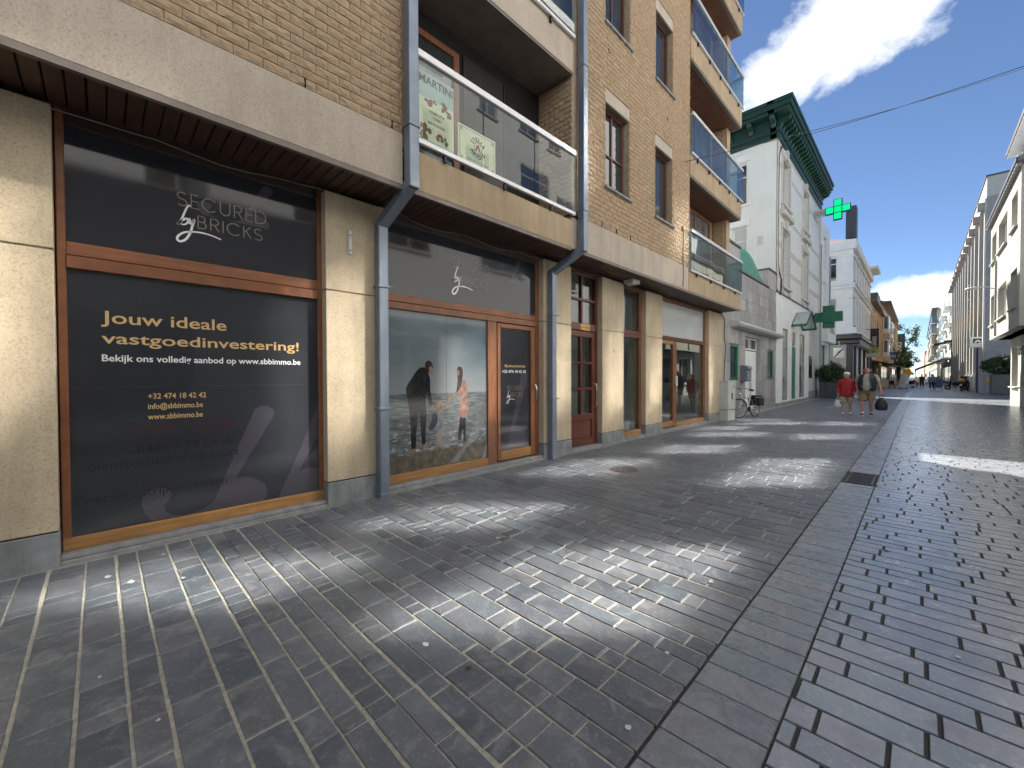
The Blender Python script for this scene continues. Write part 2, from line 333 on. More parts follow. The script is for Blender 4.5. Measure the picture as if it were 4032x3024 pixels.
# glass
M_GLASS = glass('clear_glass', (.90,.94,.92), 1.55); M_BALC = glass('balcony_glass', (.74,.82,.82), 1.75); M_BALC1 = glass('loggia_glass', (.88,.92,.91), 1.42); M_FROST = glass('frosted_glass', (.6,.66,.66), 1.5, haze=.55)
M_FILM = film('black_window_film', (.036,.038,.044), .07, dusty=.3); M_FILMT = film('black_film_upper', (.028,.030,.036), .055)
M_GREYLET = film('film_grey_letters', (.068,.064,.078), .08); M_GOLD = film('film_gold_letters', (.62,.42,.19), .2); M_WHITE = film('film_white_letters', (.80,.80,.78), .2); M_BRONZE = film('film_thin_letters', (.26,.22,.17), .2)
M_GHOST = film('film_ghost_letters', (.027,.028,.033), .09); M_GHOSTR = film('film_ghost_red', (.052,.031,.036), .09)
def mirror_glass():
    t = NT('sun_throwing_mirror_pane'); t.set(col=t.mix(t.rng(t.noise(.6,2),.3,.7), (.84,.85,.86), (.92,.92,.92)), rough=.075, metal=1.); t.bump(t.noise(.55, 2, .45), .05, .012); return t.m  # metal mirror, far stronger than glass, added to throw sun patches across
M_MIRROR = mirror_glass()
M_DARKPANE = film('dark_window_pane', (.03,.034,.038), .05, spec=1.); M_SKYPANE = film('curtained_window_pane', (.13,.135,.13), .06, var=.5, spec=1.)
# plaster and paint
M_WHITE_W = mat('white_render', (.80,.81,.79), .8, var=.05, scale=1.5, streak=.12, bump=.1, bscale=40); M_CREAM = mat('cream_render', (.60,.56,.44), .8, var=.08, scale=1.5, streak=.2, bump=.1)
M_SIDEW = mat('shade_tinted_white_render', (.70,.735,.69), .85, var=.04, scale=.8, streak=.1)  # grey-green shade of the side wall mixed into its white
def glazed_brick():
    t = NT('white_painted_brickwork'); b = t.n.new('ShaderNodeTexBrick'); b.inputs['Scale'].default_value = 1; b.inputs['Brick Width'].default_value = .22; b.inputs['Row Height'].default_value = .075; b.inputs['Mortar Size'].default_value = .009
    b.inputs['Color1'].default_value = (.84,.84,.81,1); b.inputs['Color2'].default_value = (.74,.74,.71,1); b.inputs['Mortar'].default_value = (.45,.44,.42,1)
    r = t.n.new('ShaderNodeSeparateXYZ'); t.link(t.tc.outputs['Object'], r.inputs[0]); cb = t.n.new('ShaderNodeCombineXYZ'); t.link(r.outputs[1], cb.inputs[0]); t.link(r.outputs[2], cb.inputs[1]); t.link(cb.outputs[0], b.inputs[0])
    t.set(col=b.outputs[0], rough=.45); t.bump(b.outputs['Fac'], -.6, .012); return t.m
M_GBRICK = glazed_brick()
M_GREEN = mat('dark_green_paint', (.008,.040,.029), .35, var=.2, bump=.05); M_GREEN2 = mat('bright_green_paint', (.010,.16,.085), .35, var=.15); M_MINT = mat('mint_green_panel', (.11,.38,.27), .5, var=.22, scale=4, streak=.4)
M_CLAD = [mat('grey_stone_cladding_%d' % i, c, .7, var=.14, scale=5, streak=.45, bump=.12, bscale=40) for i, c in enumerate(((.34,.325,.315),(.40,.385,.37),(.30,.29,.285)))]
M_LSTONE = mat('light_limestone', (.55,.535,.49), .75, var=.12, scale=2.5, streak=.3)
M_GREY = mat('grey_concrete', (.34,.34,.345), .75, var=.1, scale=2, streak=.2); M_LGREY = mat('light_grey_plastic', (.50,.51,.48), .5, var=.06, streak=.12); M_MAILB = mat('grey_mailbox', (.20,.22,.26), .35, .3, var=.05)
M_BLACK = mat('black_rubber', (.016,.016,.017), .55, var=.2); M_BLKM = mat('black_metal', (.02,.02,.022), .4, .5); M_CHROME = mat('chrome', (.7,.7,.7), .15, 1.); M_SILVER = mat('silver_paint', (.45,.46,.47), .3, .6)
M_TILE = mat('brown_roof_tile', (.12,.065,.05), .6, var=.35, scale=6); M_SLATE = mat('slate_roof', (.10,.10,.115), .5, var=.2)
M_DKWOOD = mat('black_shopfront', (.018,.018,.017), .35, var=.2); M_ANTH = mat('anthracite_planter', (.055,.062,.075), .5, var=.1); M_PLCON = mat('dark_concrete_planter', (.12,.12,.115), .8, var=.2)
M_ORANGE = mat('orange_render', (.56,.31,.12), .8, var=.06); M_SALMON = mat('salmon_stone', (.58,.33,.20), .75, var=.1); M_TAN = mat('tan_far_stone', (.56,.45,.31), .8, var=.1); M_BEIGE = mat('beige_far_render', (.58,.50,.38), .8, var=.08)
M_FACE = mat('pale_stone_facade', (.44,.425,.365), .75, var=.08, scale=1., streak=.15); M_FIN = mat('white_stone_fin', (.52,.51,.46), .7, var=.05); M_BROWNP = mat('brown_spandrel', (.33,.20,.10), .5, var=.15)
M_AWN = mat('sand_awning', (.50,.40,.26), .8, var=.06); M_AWND = mat('dark_awning', (.035,.035,.035), .8); M_BLUE = mat('navy_sign', (.02,.05,.16), .4); M_PURP = mat('street_sign_blue', (.05,.05,.20), .4)
M_CABLE = mat('cable_black', (.02,.02,.022), .6); M_CABLEG = mat('cable_grey', (.20,.19,.18), .6)
def leafmat(n, c):
    t = NT(n); i = t.n.new('ShaderNodeAttribute'); i.attribute_name = 'rnd'; t.set(col=t.mix(i.outputs['Fac'], tuple(x*.55 for x in c), tuple(x*1.5 for x in c)), rough=.5); t.b.inputs['Transmission Weight'].default_value = 0; return t.m
M_LEAF = leafmat('shrub_leaf', (.035,.065,.022)); M_LEAF2 = leafmat('tree_leaf', (.075,.12,.035)); M_TRUNK = mat('bark', (.07,.05,.035), .9, var=.3)
M_SKIN = mat('skin', (.52,.28,.20), .5, var=.08); M_SKINR = mat('ruddy_skin', (.50,.24,.18), .45, var=.1)
M_REDJ = mat('red_jacket_cloth', (.36,.012,.022), .65, var=.2, scale=9, bump=.2, bscale=20); M_NAVY = mat('navy_quilt', (.012,.016,.035), .5, var=.2); M_TEE = mat('grey_green_tee', (.33,.33,.26), .8, var=.1, scale=8); M_KHAKI = mat('khaki_cloth', (.20,.155,.085), .85, var=.15, scale=8, bump=.2, bscale=20)
M_HAIRW = mat('white_hair', (.72,.71,.68), .6, var=.15, scale=40, bump=.4); M_SKIRT = mat('patterned_shorts', (.28,.29,.23), .85, var=.6, scale=16); M_DENIM = mat('denim_blue', (.14,.20,.29), .8, var=.12); M_JEAN = mat('dark_jeans', (.02,.03,.07), .8); M_PINK = mat('pink_cloth', (.55,.22,.26), .8); M_HAIRB = mat('brown_hair', (.09,.05,.03), .6); M_WCLOTH = mat('white_cloth', (.7,.69,.67), .8); M_REDC = mat('red_cloth', (.42,.02,.04), .7)
M_BAGW = mat('white_plastic_bag', (.72,.72,.73), .35, var=.08, bump=.5, bscale=18); M_YEL = mat('fries_yellow', (.75,.42,.03), .5, var=.25, scale=12); M_PAPER = mat('paper_cone', (.60,.60,.58), .6, var=.1); M_GREENP = mat('olive_parasol', (.10,.12,.03), .8)
def lit(name, c, s):
    t = NT(name); t.set(col=c, rough=.3, emc=c, ems=s); return t.m
M_LED = lit('green_led', (.0,.62,.20), .42)
# ------------------------------------------------------------------ ground
rg = random.Random(3)
g_ = MB(); g_.add([(-400,-200,-.03),(400,-200,-.03),(400,1500,-.03),(-400,1500,-.03)], [(0,1,2,3)]); struct(g_.build('ground', M_FARPAVE))
def sheet(name, x0, x1, y0, y1, z, m):
    o = MB().add([(x0,y0,z),(x1,y0,z),(x1,y1,z),(x0,y1,z)], [(0,1,2,3)]).build(name, m); return struct(o)
pave_l = sheet('pavement', -5.45, -.80, -6, 36, -.007, M_JOINT)
chan = sheet('drain_channel', -.80, -.415, -3, 90, -.020, M_JOINT2)
pave_r = sheet('street_paving', -.415, 3.9, -6, 36, -.012, M_JOINT2)
MB().add([(-.415,36,0),(14,36,0),(14,700,0),(-.415,700,0),(-14,36,0),(-.775,36,0),(-.775,700,0),(-14,700,0)], [(0,1,2,3),(4,5,6,7)]).build('street', M_FARPAVE)['kind'] = 'structure'
def clip(poly, nx, ny, d):      # keep nx*x+ny*y >= d
    out = []
    for i, p in enumerate(poly):
        q = poly[(i+1) % len(poly)]; a = nx*p[0]+ny*p[1]-d; b = nx*q[0]+ny*q[1]-d
        if a >= 0: out.append(p)
        if a*b < 0: t = a/(a-b); out.append((p[0]+t*(q[0]-p[0]), p[1]+t*(q[1]-p[1])))
    return out
def stone(mb, poly, z, bed, r, inset=.0045, tilt=(0,0)):
    k = len(poly); cx = sum(p[0] for p in poly)/k; cy_ = sum(p[1] for p in poly)/k
    def zz(p): return z + tilt[0]*(p[0]-cx) + tilt[1]*(p[1]-cy_)
    lo = [(p[0], p[1], bed) for p in poly]; md = [(p[0], p[1], zz(p)-.0035) for p in poly]; hi = []
    for p in poly:
        d = math.hypot(p[0]-cx, p[1]-cy_) or 1; q = (p[0]-(p[0]-cx)/d*inset, p[1]-(p[1]-cy_)/d*inset); hi.append((*q, zz(q)))
    ff = [tuple(range(2*k,3*k))]
    for i in range(k):
        j = (i+1) % k; ff += [(i,j,k+j,k+i), (k+i,k+j,2*k+j,2*k+i)]
    mb.add(lo+md+hi, ff, 0, r)
stonesL, stonesR, slabs = [], [], []
y = -2.6
while y < 35.9:
    p = rg.choice((.118,.128,.15,.172,.18,.198)); x = -4.80 + rg.uniform(-.2,0); skew = rg.uniform(-.006,.006)
    while x < -.79:
        L = rg.choice((.105,.13,.2,.26,.3,.36,.42,.5))*rg.uniform(.92,1.08); x1 = min(x+L, -.785)
        if x1 > -.87: x1 = -.785
        a, b = max(x,-4.815)+.005, x1-.006
        if b-a > .03:
            j = lambda: rg.uniform(-.0025,.0025)
            s_ = skew*(a+2.8); poly = [(a+j(),y+.008+j()+s_), (b+j(),y+.008+j()+s_), (b+j(),y+p-.008+j()+s_), (a+j(),y+p-.008+j()+s_)]
            # no stones under the manhole cover or the corner post
            if math.hypot((a+b)/2+3.394, y+p/2-5.98) > .27: stonesL.append(poly)
        x = x1
    y += p
y = -1.5
while y < 70:
    p = .187*rg.uniform(.93,1.07)
    if not (7.45 < y+p/2 < 8.4): slabs.append([(-.779,y+.004), (-.419,y+.004+.012), (-.419,y+p-.004+.012), (-.779,y+p-.004)])
    y += p
ang = 0.; ca, sa = math.cos(ang), math.sin(ang)
v = -8.
while v < 40:
    p = rg.choice((.112,.118,.15,.165,.172)); u = -1.4 + rg.uniform(0,.5)
    while u < 16:
        L = rg.choice((.2,.22,.22,.34,.45,.6))*rg.uniform(.95,1.05); cx, cy_ = ca*(u+L/2)-sa*(v+p/2), sa*(u+L/2)+ca*(v+p/2)
        if -.75 < cx < 3.9 and -1 < cy_ < 35.8 and cx < .17*cy_+1.0:
            q = [(u+.008,v+.0078), (u+L-.008,v+.0078), (u+L-.008,v+p-.0078), (u+.008,v+p-.0078)]
            q = [(ca*a-sa*b, sa*a+ca*b) for a, b in q]; q = clip(q, 1, 0, -.408)
            if len(q) >= 3:
                ar = abs(sum(q[i][0]*q[(i+1)%len(q)][1]-q[(i+1)%len(q)][0]*q[i][1] for i in range(len(q))))/2
                if ar > .002: stonesR.append(q)
        u += L
    v += p
def lay(polys, parent, name, m, nmax, bed, zc=0., dish=False, tl=.006, zj=.0022, ins=.0045):
    def key(q):
        cx = sum(p[0] for p in q)/len(q); cy_ = sum(p[1] for p in q)/len(q); fwd = -.705*cx+.709*cy_; lat = .709*cx+.705*cy_
        vis = fwd > .6 and abs(lat/fwd) < 1.3 and fwd < 40
        return (0 if vis else 1, math.hypot(cx, cy_))
    polys = sorted(polys, key=key); rest = MB()
    for i, q in enumerate(polys):
        mb = MB() if i < nmax else rest
        stone(mb, q, zc+rg.uniform(-zj,zj), bed, rg.random(), ins, tilt=(rg.uniform(-tl,tl), rg.uniform(-tl,tl)))
        if i < nmax: mb.build(name, m, parent, attr=True)
    if rest.f: rest.build(name+'s_beyond', m, parent, attr=True, kind='stuff')
lay(stonesL, pave_l, 'paving_stone', M_PAVE, 300, -.007)
lay(stonesR, pave_r, 'paving_stone', M_PAVE2, 290, -.012, tl=.0025, zj=.001, ins=.0025)
lay(slabs, chan, 'channel_slab', M_PAVE3, 140, -.020, -.006, tl=.0025, zj=.001, ins=.003)
# grate in the channel and the round manhole cover
gt = thing('drain_grate', 'dark cast iron grating let into the drain channel', 'grate', (-.58,7.95,0))
gb = MB(); gb.box((-.745,7.5,-.02),(-.44,7.54,-.004)); gb.box((-.745,8.32,-.02),(-.44,8.36,-.004)); gb.box((-.745,7.54,-.02),(-.72,8.32,-.004)); gb.box((-.465,7.54,-.02),(-.44,8.32,-.004)); gb.build('frame', M_IRON, gt)
for i in range(14): MB().obox((-.5925,7.58+i*.054,-.010),(.255,.026,.012)).build('bar', M_IRON, gt)
box('pit', (-.72,7.54,-.0195),(-.465,8.32,-.0185), M_DARKGAP, gt)
mh = thing('manhole_cover', 'small round rusty brown cover in the paving before the dark wooden door', 'manhole', (-3.394,5.98,0))
MB().lathe([(.02,-.006),(.235,-.006),(.235,.001),(.215,.002),(.212,-.002),(.02,-.002)], (-3.394,5.98,0), 28).build('ring', M_IRON, mh)
mb = MB(); mb.lathe([(.001,-.003),(.208,-.003),(.206,.002),(.001,.0025)], (-3.394,5.98,0), 28)
for k in range(3):
    for i in range(6+6*k):
        w = 2*PI*i/(6+6*k); mb.obox((-3.394+(.05+.06*k)*math.cos(w), 5.98+(.05+.06*k)*math.sin(w), .004), (.035,.014,.004), rz=w+.6)
mb.build('lid', M_MANHOLE, mh); MB().lathe([(.236,-.0065),(.40,-.0065),(.40,-.0012),(.236,-.0012)], (-3.394,5.98,0), 28).build('stone_surround', M_PAVE, mh, attr=True)
# bits of litter, gum and white spots on the stones
M_SPOT = mat('dried_white_spot', (.55,.55,.53), .8)
for i, (x, y, r_) in enumerate(((-4.1,.14,.035),(-4.33,.02,.03),(-3.9,.42,.02),(-2.9,-.02,.012),(-2.35,.16,.013),(-1.95,1.27,.022),(-4.55,.36,.022),(-3.2,1.0,.01),(-3.55,2.8,.012),(-2.7,5.6,.015))):
    mb = MB(); k = 9; pts = [(x+r_*rg.uniform(.5,1.2)*math.cos(2*PI*j/k), y+.7*r_*rg.uniform(.5,1.2)*math.sin(2*PI*j/k), .0045) for j in range(k)]; mb.add(pts, [tuple(range(k))]).build('white_spot', M_SPOT, pave_l)
M_GUM = mat('old_gum_spot', (.05,.05,.052), .7)
for i in range(46):
    x, y, r_ = rg.uniform(-4.5,1.6), rg.uniform(.4,9), rg.uniform(.010,.022); k = 9; pts = [(x+r_*rg.uniform(.75,1.15)*math.cos(2*PI*j/k), y+r_*rg.uniform(.75,1.15)*math.sin(2*PI*j/k), .0048) for j in range(k)]
    MB().add(pts, [tuple(range(k))]).build('gum_spot', M_GUM if i % 3 else M_SPOT, pave_l if x < -.8 else pave_r)
M_DRYLEAF = mat('dry_leaf', (.33,.22,.11), .8)
for i, (x, y) in enumerate(((-4.72,1.35),(-4.70,2.3),(-4.66,2.36),(-4.74,1.76),(-3.62,.55),(-4.73,5.62),(-4.7,6.2),(-4.68,8.2),(-4.72,8.9),(-4.66,9.4))):
    w = rg.uniform(0,6); s_ = rg.uniform(.018,.03); mb = MB(); c_, n_ = math.cos(w), math.sin(w)
    mb.add([(x+s_*c_, y+s_*n_, .006),(x-.4*s_*n_, y+.4*s_*c_, .014),(x-s_*c_, y-s_*n_, .006),(x+.4*s_*n_, y-.4*s_*c_, .012)], [(0,1,2,3)])
    mb.build('dry_leaf', M_DRYLEAF, pave_l)
# ------------------------------------------------------------------ the brown corner-to-corner apartment building on the left
AB = thing('apartment_building', 'tan brick apartment building with shopfronts, balconies and zinc downpipes, nearest on the left', 'building', (-6,5,0))
LF = left(0)
def L(X): return left(X)
rb = random.Random(11)
YL = -8.0
# carcass behind everything visible
mb = MB(); mb.box((-14,YL,4.36),(-5.16,15.2,16.6)); mb.box((-14,YL,.0),(-9.5,15.2,4.36)); mb.box((-9.5,YL,0),(-5.0,-3.0,4.36)); mb.build('core', M_GREY, AB)
mb = MB(); mb.box((-14.3,YL-.3,16.6),(-4.1,15.5,16.9)); mb.build('roof', M_SLATE, AB)
def pillar(y0, y1, x0=-5.3):
    p = MB(); p.box((x0,y0,.287),(-4.85,y1,2.512)); p.box((x0,y0,2.526),(-4.85,y1,3.655)); p.box((x0,y0+.012,2.512),(-4.862,y1-.012,2.526))
    o = p.build('pillar', M_GRAN, AB, bev=.016, seg=2)
    q = box('plinth', (x0,y0-.004,-.02),(-4.838,y1+.004,.276), M_BSTONE, o, bev=.008); box('mortar_bed', (x0,y0+.01,.276),(-4.855,y1-.01,.287), M_DARKGAP, o); return o
PIL = [(-3.0,-.245),(1.847,2.62),(5.70,6.535),(7.645,8.548),(9.627,10.555),(13.96,15.28)]
for a, b in PIL: pillar(a, b)
mb = MB(); mb.box((-9.4,-3.0,-.01),(-5.32,15.2,0.02)); mb.build('shop_floor', mat('shop_floor', (.30,.29,.27), .35, var=.1), AB)
mb = MB(); mb.box((-9.4,-3,3.86),(-5.05,15.2,4.0)); mb.build('shop_ceiling', M_WHITE_W, AB)
for yy in (1.0, 6.15, 7.62, 10.1): box('shop_partition', (-9.4,yy,0),(-5.32,yy+.1,3.86), M_WHITE_W, AB)
box('stair_back_wall', (-7.2,6.25,0),(-7.1,7.62,3.86), M_CREAM, AB)
# frames
def bars(parent, name, lst, m, X0=-5.06, X1=-4.97, bev=.006):
    b = MB()
    for y0, y1, z0, z1, *e in lst: b.box((X0,y0,z0),(X1+(e[0] if e else 0),y1,z1))
    return b.build(name, m, parent, bev=bev)
def sills(parent, y0, y1):
    o = box('stone_sill', (-5.3,y0,.034),(-4.868,y1,.072), M_SILL, parent, bev=.006); box('step', (-5.3,y0,-.02),(-4.842,y1,.033), M_SILL, o, bev=.006)
def pane(parent, name, y0, y1, z0, z1, m, X=-5.0, t=.012): return box(name, (X-t,y0,z0),(X,y1,z1), m, parent)
PX = L(-5.0)
# stroke lettering (thin capitals)
def arc(cx, cy_, rx, ry, a0, a1, n=10): return [(cx+rx*math.cos(rad(a0+(a1-a0)*i/n)), cy_+ry*math.sin(rad(a0+(a1-a0)*i/n))) for i in range(n+1)]
GL = {'S': (.62,[arc(.31,.745,.27,.245,35,270)+arc(.31,.255,.29,.245,90,-145)]), 'E': (.5,[[(.48,1),(.04,1),(.04,0),(.5,0)],[(.04,.52),(.45,.52)]]), 'C': (.95,[arc(.5,.5,.48,.5,42,318,18)]),
      'U': (.75,[[(.04,1),(.04,.32)]+arc(.36,.32,.32,.32,180,360)+[(.68,1)]]), 'R': (.62,[[(.04,0),(.04,1),(.3,1)]+arc(.3,.745,.25,.255,90,-90)+[(.04,.49)],[(.3,.49),(.58,0)]]),
      'D': (.85,[[(.04,0),(.04,1),(.3,1)]+arc(.3,.5,.48,.5,90,-90,14)+[(.04,0)]]), 'B': (.62,[[(.04,0),(.04,1),(.28,1)]+arc(.28,.76,.22,.24,90,-90)+[(.04,.52)],[(.28,.52)]+arc(.28,.26,.28,.26,90,-90)+[(.04,0)]]),
      'I': (.12,[[(.05,0),(.05,1)]]), 'K': (.6,[[(.04,0),(.04,1)],[(.55,1),(.05,.42)],[(.2,.58),(.58,0)]])}
def ribbon(mb, pts, w, fr, n):
    P = [Vector(p) for p in pts]; k = len(P); a, b = [], []
    for i in range(k):
        t = (P[min(i+1,k-1)]-P[max(i-1,0)]).normalized(); s_ = Vector((-t.y, t.x)); ww = w[i] if hasattr(w, '__len__') else w
        a.append(P[i]+s_*ww/2); b.append(P[i]-s_*ww/2)
    mb.add([fr(p.x,p.y,n) for p in b]+[fr(p.x,p.y,n) for p in a], [(i,i+1,k+i+1,k+i) for i in range(k-1)])
def strokes(s, fr, u, v, h, width, w, m, parent, n=.002):
    adv = sum(GL[c][0]+.2 for c in s)-.2; sx = width/adv; x = 0; mb = MB()
    for c in s:
        for pl in GL[c][1]: ribbon(mb, [(u+(x+px)*sx, v+py*h) for px, py in pl], w, fr, n)
        x += GL[c][0]+.2
    return mb.build('thin_lettering', m, parent)
def by_script(fr, u, v, s, m, parent, n=.003):
    mb = MB()
    b_ = [(.30,1.0),(.26,1.02),(.2,.9),(.12,.66),(.05,.48),(.02,.44),(.10,.56),(.2,.64),(.24,.6),(.22,.52),(.14,.46),(.06,.47)]
    y_ = [(.24,.60),(.26,.66),(.29,.62),(.27,.54),(.31,.53),(.38,.66),(.34,.5),(.28,.26),(.18,.06),(.06,-.02),(.0,.02),(.02,.12),(.14,.24),(.3,.30),(.55,.33),(.8,.30),(1.0,.24)]
    def sm(P):
        o = []
        for i in range(len(P)-1):
            p0, p1, p2, p3 = (Vector(P[max(min(i+d,len(P)-1),0)]) for d in (-1,0,1,2))
            for t in (0,.25,.5,.75): o.append(.5*((2*p1)+(-p0+p2)*t+(2*p0-5*p1+4*p2-p3)*t*t+(-p0+3*p1-3*p2+p3)*t**3))
        return o+[Vector(P[-1])]
    for P in (b_, y_):
        q = sm(P); k = len(q); ribbon(mb, [(u+p.x*s, v+p.y*s) for p in q], [s*.05*(.55+.6*math.sin(PI*i/k*1.0)) for i in range(k)], fr, n)
    return mb.build('script_lettering', m, parent)
# --- shop 1
M_WOODF = mat('mahogany_frame_plain', (.20,.076,.031), .42, var=.22, scale=9); M_DKHEAD = mat('shade_dark_head', (.03,.016,.010), .5)  # near-black head colour carries the shade under the soffit
S1 = bars(AB, 'shop_window', [(-.235,-.183,.072,3.70),(1.80,1.86,.072,3.70),(-.183,1.80,2.412,2.515,.012)], M_WOODF); bars(S1, 'head', [(-.183,1.80,3.58,3.70)], M_DKHEAD)
bars(S1, 'transom', [(-.183,1.80,2.522,2.631,-.004)], M_WOODH); bars(S1, 'bottom_rail', [(-.235,1.86,.0725,.178,.004)], M_WOODW)
pane(S1, 'upper_pane', -.19, 1.81, 2.625, 3.585, M_FILMT); pane(S1, 'lower_pane', -.19, 1.81, .17, 2.42, M_FILM)
box('seam', (-5.0,-.183,1.425),(-4.9985,1.80,1.429), M_GREYLET, S1)
strokes('SECURED', PX, .536, 3.145, .128, .752, .0085, M_BRONZE, S1); strokes('BRICKS', PX, .690, 2.965, .118, .555, .0085, M_BRONZE, S1); by_script(PX, .535, 2.81, .345, M_WHITE, S1)
text('Jouw ideale', PX, .012, 1.982, .150, M_GOLD, S1, off=.012, width=.902); text('vastgoedinvestering!', PX, .014, 1.805, .136, M_GOLD, S1, off=.012, width=1.582)
text('Bekijk ons volledig aanbod op www.sbbimmo.be', PX, .014, 1.650, .083, M_WHITE, S1, off=.018, width=1.598)
text('+32 474 18 42 42', PX, .308, 1.312, .072, M_GOLD, S1, off=.014, width=.43); text('info@sbbimmo.be', PX, .307, 1.219, .072, M_GOLD, S1, off=.014, width=.405); text('www.sbbimmo.be', PX, .305, 1.124, .072, M_GOLD, S1, off=.014, width=.405)
text('TIP TOP', PX, .187, .950, .19, M_GHOSTR, S1, name='faded_lettering', off=.02, width=.81, n=.0012); text('0485 / 53 54 dl', PX, .226, .822, .115, M_GHOST, S1, name='faded_lettering', width=.71, n=.0012)
text('dienstenbedrijf.uw.buurt', PX, -.083, .705, .125, M_GHOST, S1, name='faded_lettering', width=1.09, n=.0012); text('Poetsen, strijken, koken', PX, -.157, .43, .105, M_GHOST, S1, name='faded_lettering', width=1.06, n=.0012)
STEM = [(1.154,1.168),(1.20,1.20),(1.27,1.20),(1.335,1.15),(1.335,1.09),(.975,.47),(1.06,.472),(1.146,.436),(1.23,.37),(1.266,.284),(1.245,.21),(1.23,.182),(.56,.182),(.70,.205),(.785,.258)]
TAIL = [(.249,.36),(.262,.43),(.31,.475),(.369,.486),(.44,.46),(.467,.41),(.44,.345),(.403,.309),(.42,.25),(.477,.205),(.56,.182),(.33,.182),(.275,.26)]
STEM2 = [(1.797,1.175),(1.592,.672),(1.37,.182),(1.797,.182),(1.797,.443),(1.70,.47),(1.585,.44),(1.797,.83)]
def logo(poly, fr, parent, su=1., ou=0., sv=1., ov=0., n=.0008): return MB().add([fr(ou+su*p[0], ov+sv*p[1], n) for p in reversed(poly)], [tuple(range(len(poly)))]).build('grey_logo_letter', M_GREYLET, parent)
logo(STEM, PX, S1); logo(TAIL, PX, S1, n=.0009); logo(STEM2, PX, S1)
logo(STEM, PX, S1, .55, .62, .45, 3.02); logo(TAIL, PX, S1, .55, .55, .45, 3.02, .0009)
sills(S1, -.242, 1.845)
# --- shop 2 with the picture window and a door
S2 = bars(AB, 'shop_window', [(2.61,2.66,.072,3.70),(5.62,5.705,.072,3.70),(2.66,5.62,2.42,2.515,.012)], M_WOODF); bars(S2, 'head', [(2.66,5.62,3.56,3.70)], M_DKHEAD); bars(S2, 'mullion', [(4.447,4.645,.072,2.42)], M_WOOD)
bars(S2, 'transom', [(2.66,5.62,2.522,2.622,-.004)], M_WOODH); bars(S2, 'bottom_rail', [(2.61,4.447,.0725,.192,.004)], M_WOODW)
pane(S2, 'upper_pane', 2.65, 5.63, 2.615, 3.57, M_FILMT)
strokes('SECURED', PX, 3.771, 3.17, .15, .75, .0085, M_BRONZE, S2); strokes('BRICKS', PX, 3.935, 2.93, .13, .555, .0085, M_BRONZE, S2); by_script(PX, 3.76, 2.77, .40, M_WHITE, S2); logo(STEM, PX, S2, .5, 4.6, .42, 3.05)
bars(S2, 'door_leaf', [(4.652,4.724,.10,2.405,.01),(5.478,5.60,.10,2.405,.01)], M_WOOD)
bars(S2, 'door_rail', [(4.724,5.478,2.332,2.405,.01)], M_WOODH); bars(S2, 'door_bottom_rail', [(4.724,5.478,.10,.262,.01)], M_WOODW)
pane(S2, 'door_pane', 4.715, 5.485, .255, 2.34, M_FILM)
text('Bij afwezigheid bel', PX, 4.857, 1.676, .062, M_GOLD, S2, off=.02, width=.505); text('+32 474 18 42 42', PX, 4.792, 1.578, .068, M_WHITE, S2, off=.02, width=.59)
strokes('SECURED', PX, 4.90, 1.28, .075, .38, .0055, M_BRONZE, S2); strokes('BRICKS', PX, 4.99, 1.157, .08, .30, .0055, M_BRONZE, S2); by_script(PX, 4.90, 1.06, .2, M_WHITE, S2)
logo(STEM, PX, S2, .88, 4.245, 1.3, .04)
def handle(parent, y, z0, z1, X=-4.96, out=.075):
    m_ = MB(); m_.tube([(X,y,z0),(X+out*.7,y,z0),(X+out,y,z0+.04),(X+out,y,z1-.04),(X+out*.7,y,z1),(X,y,z1)], .013, 8); return m_.build('pull_handle', M_STEEL, parent, smooth=True)
handle(S2, 5.54, 1.07, 1.36)
# picture on the window: sea, sky, sand and a family walking
def seamat():
    t = NT('beach_picture_print'); sp_ = t.n.new('ShaderNodeSeparateXYZ'); t.link(t.tc.outputs['Object'], sp_.inputs[0]); z = sp_.outputs[2]
    cl = t.noise(1.2, 5, .55, t.mp((1,.6,1.8))); sky_ = t.mix(t.rng(cl,.35,.7), (.085,.115,.135), (.16,.195,.21)); sky_ = t.mix(t.rng(z,1.3,1.9,.75,0), sky_, (.24,.26,.26))
    wv = t.noise(6, 8, .72, t.mp((1,1,2.6))); foam = t.rng(wv,.52,.64); sea = t.mix(t.rng(t.noise(9,5,.6,t.mp((1,.5,4))),.4,.65), (.065,.075,.08), (.165,.18,.18)); band = t.ma('MULTIPLY', foam, t.rng(z,.95,.62,.06,1.)); sea = t.mix(band, sea, (.50,.51,.50))
    edge = t.ma('ADD', z, t.ma('MULTIPLY', t.ma('SUBTRACT', t.noise(2.5,4), .5), .16)); sand = t.mix(t.rng(t.noise(9,7,.7),.4,.65), (.075,.062,.045), (.155,.135,.10))
    c = t.mix(t.rng(edge,.425,.445), sand, sea); c = t.mix(t.rng(z,1.268,1.276), c, sky_); t.set(col=c, rough=.07, spec=.5); t.bump(t.noise(1.1,2,.4), .05, .03); return t.m
pane(S2, 'picture_pane', 2.65, 4.455, .185, 2.43, seamat())
box('seam', (-5.0,3.642,.2),(-4.9988,3.646,2.42), M_GREYLET, S2)
FP = [mat('print_'+n, c, .10, var=.45, scale=14, spec=.5) for n, c in (('black',(.012,.012,.013)),('skin',(.25,.135,.095)),('dark_hair',(.03,.02,.016)),('peach_dress',(.22,.125,.10)),('grey_dress',(.13,.145,.15)),('navy',(.02,.028,.05)),('blond',(.20,.15,.09)),('logo_wash',(.30,.31,.315)))]
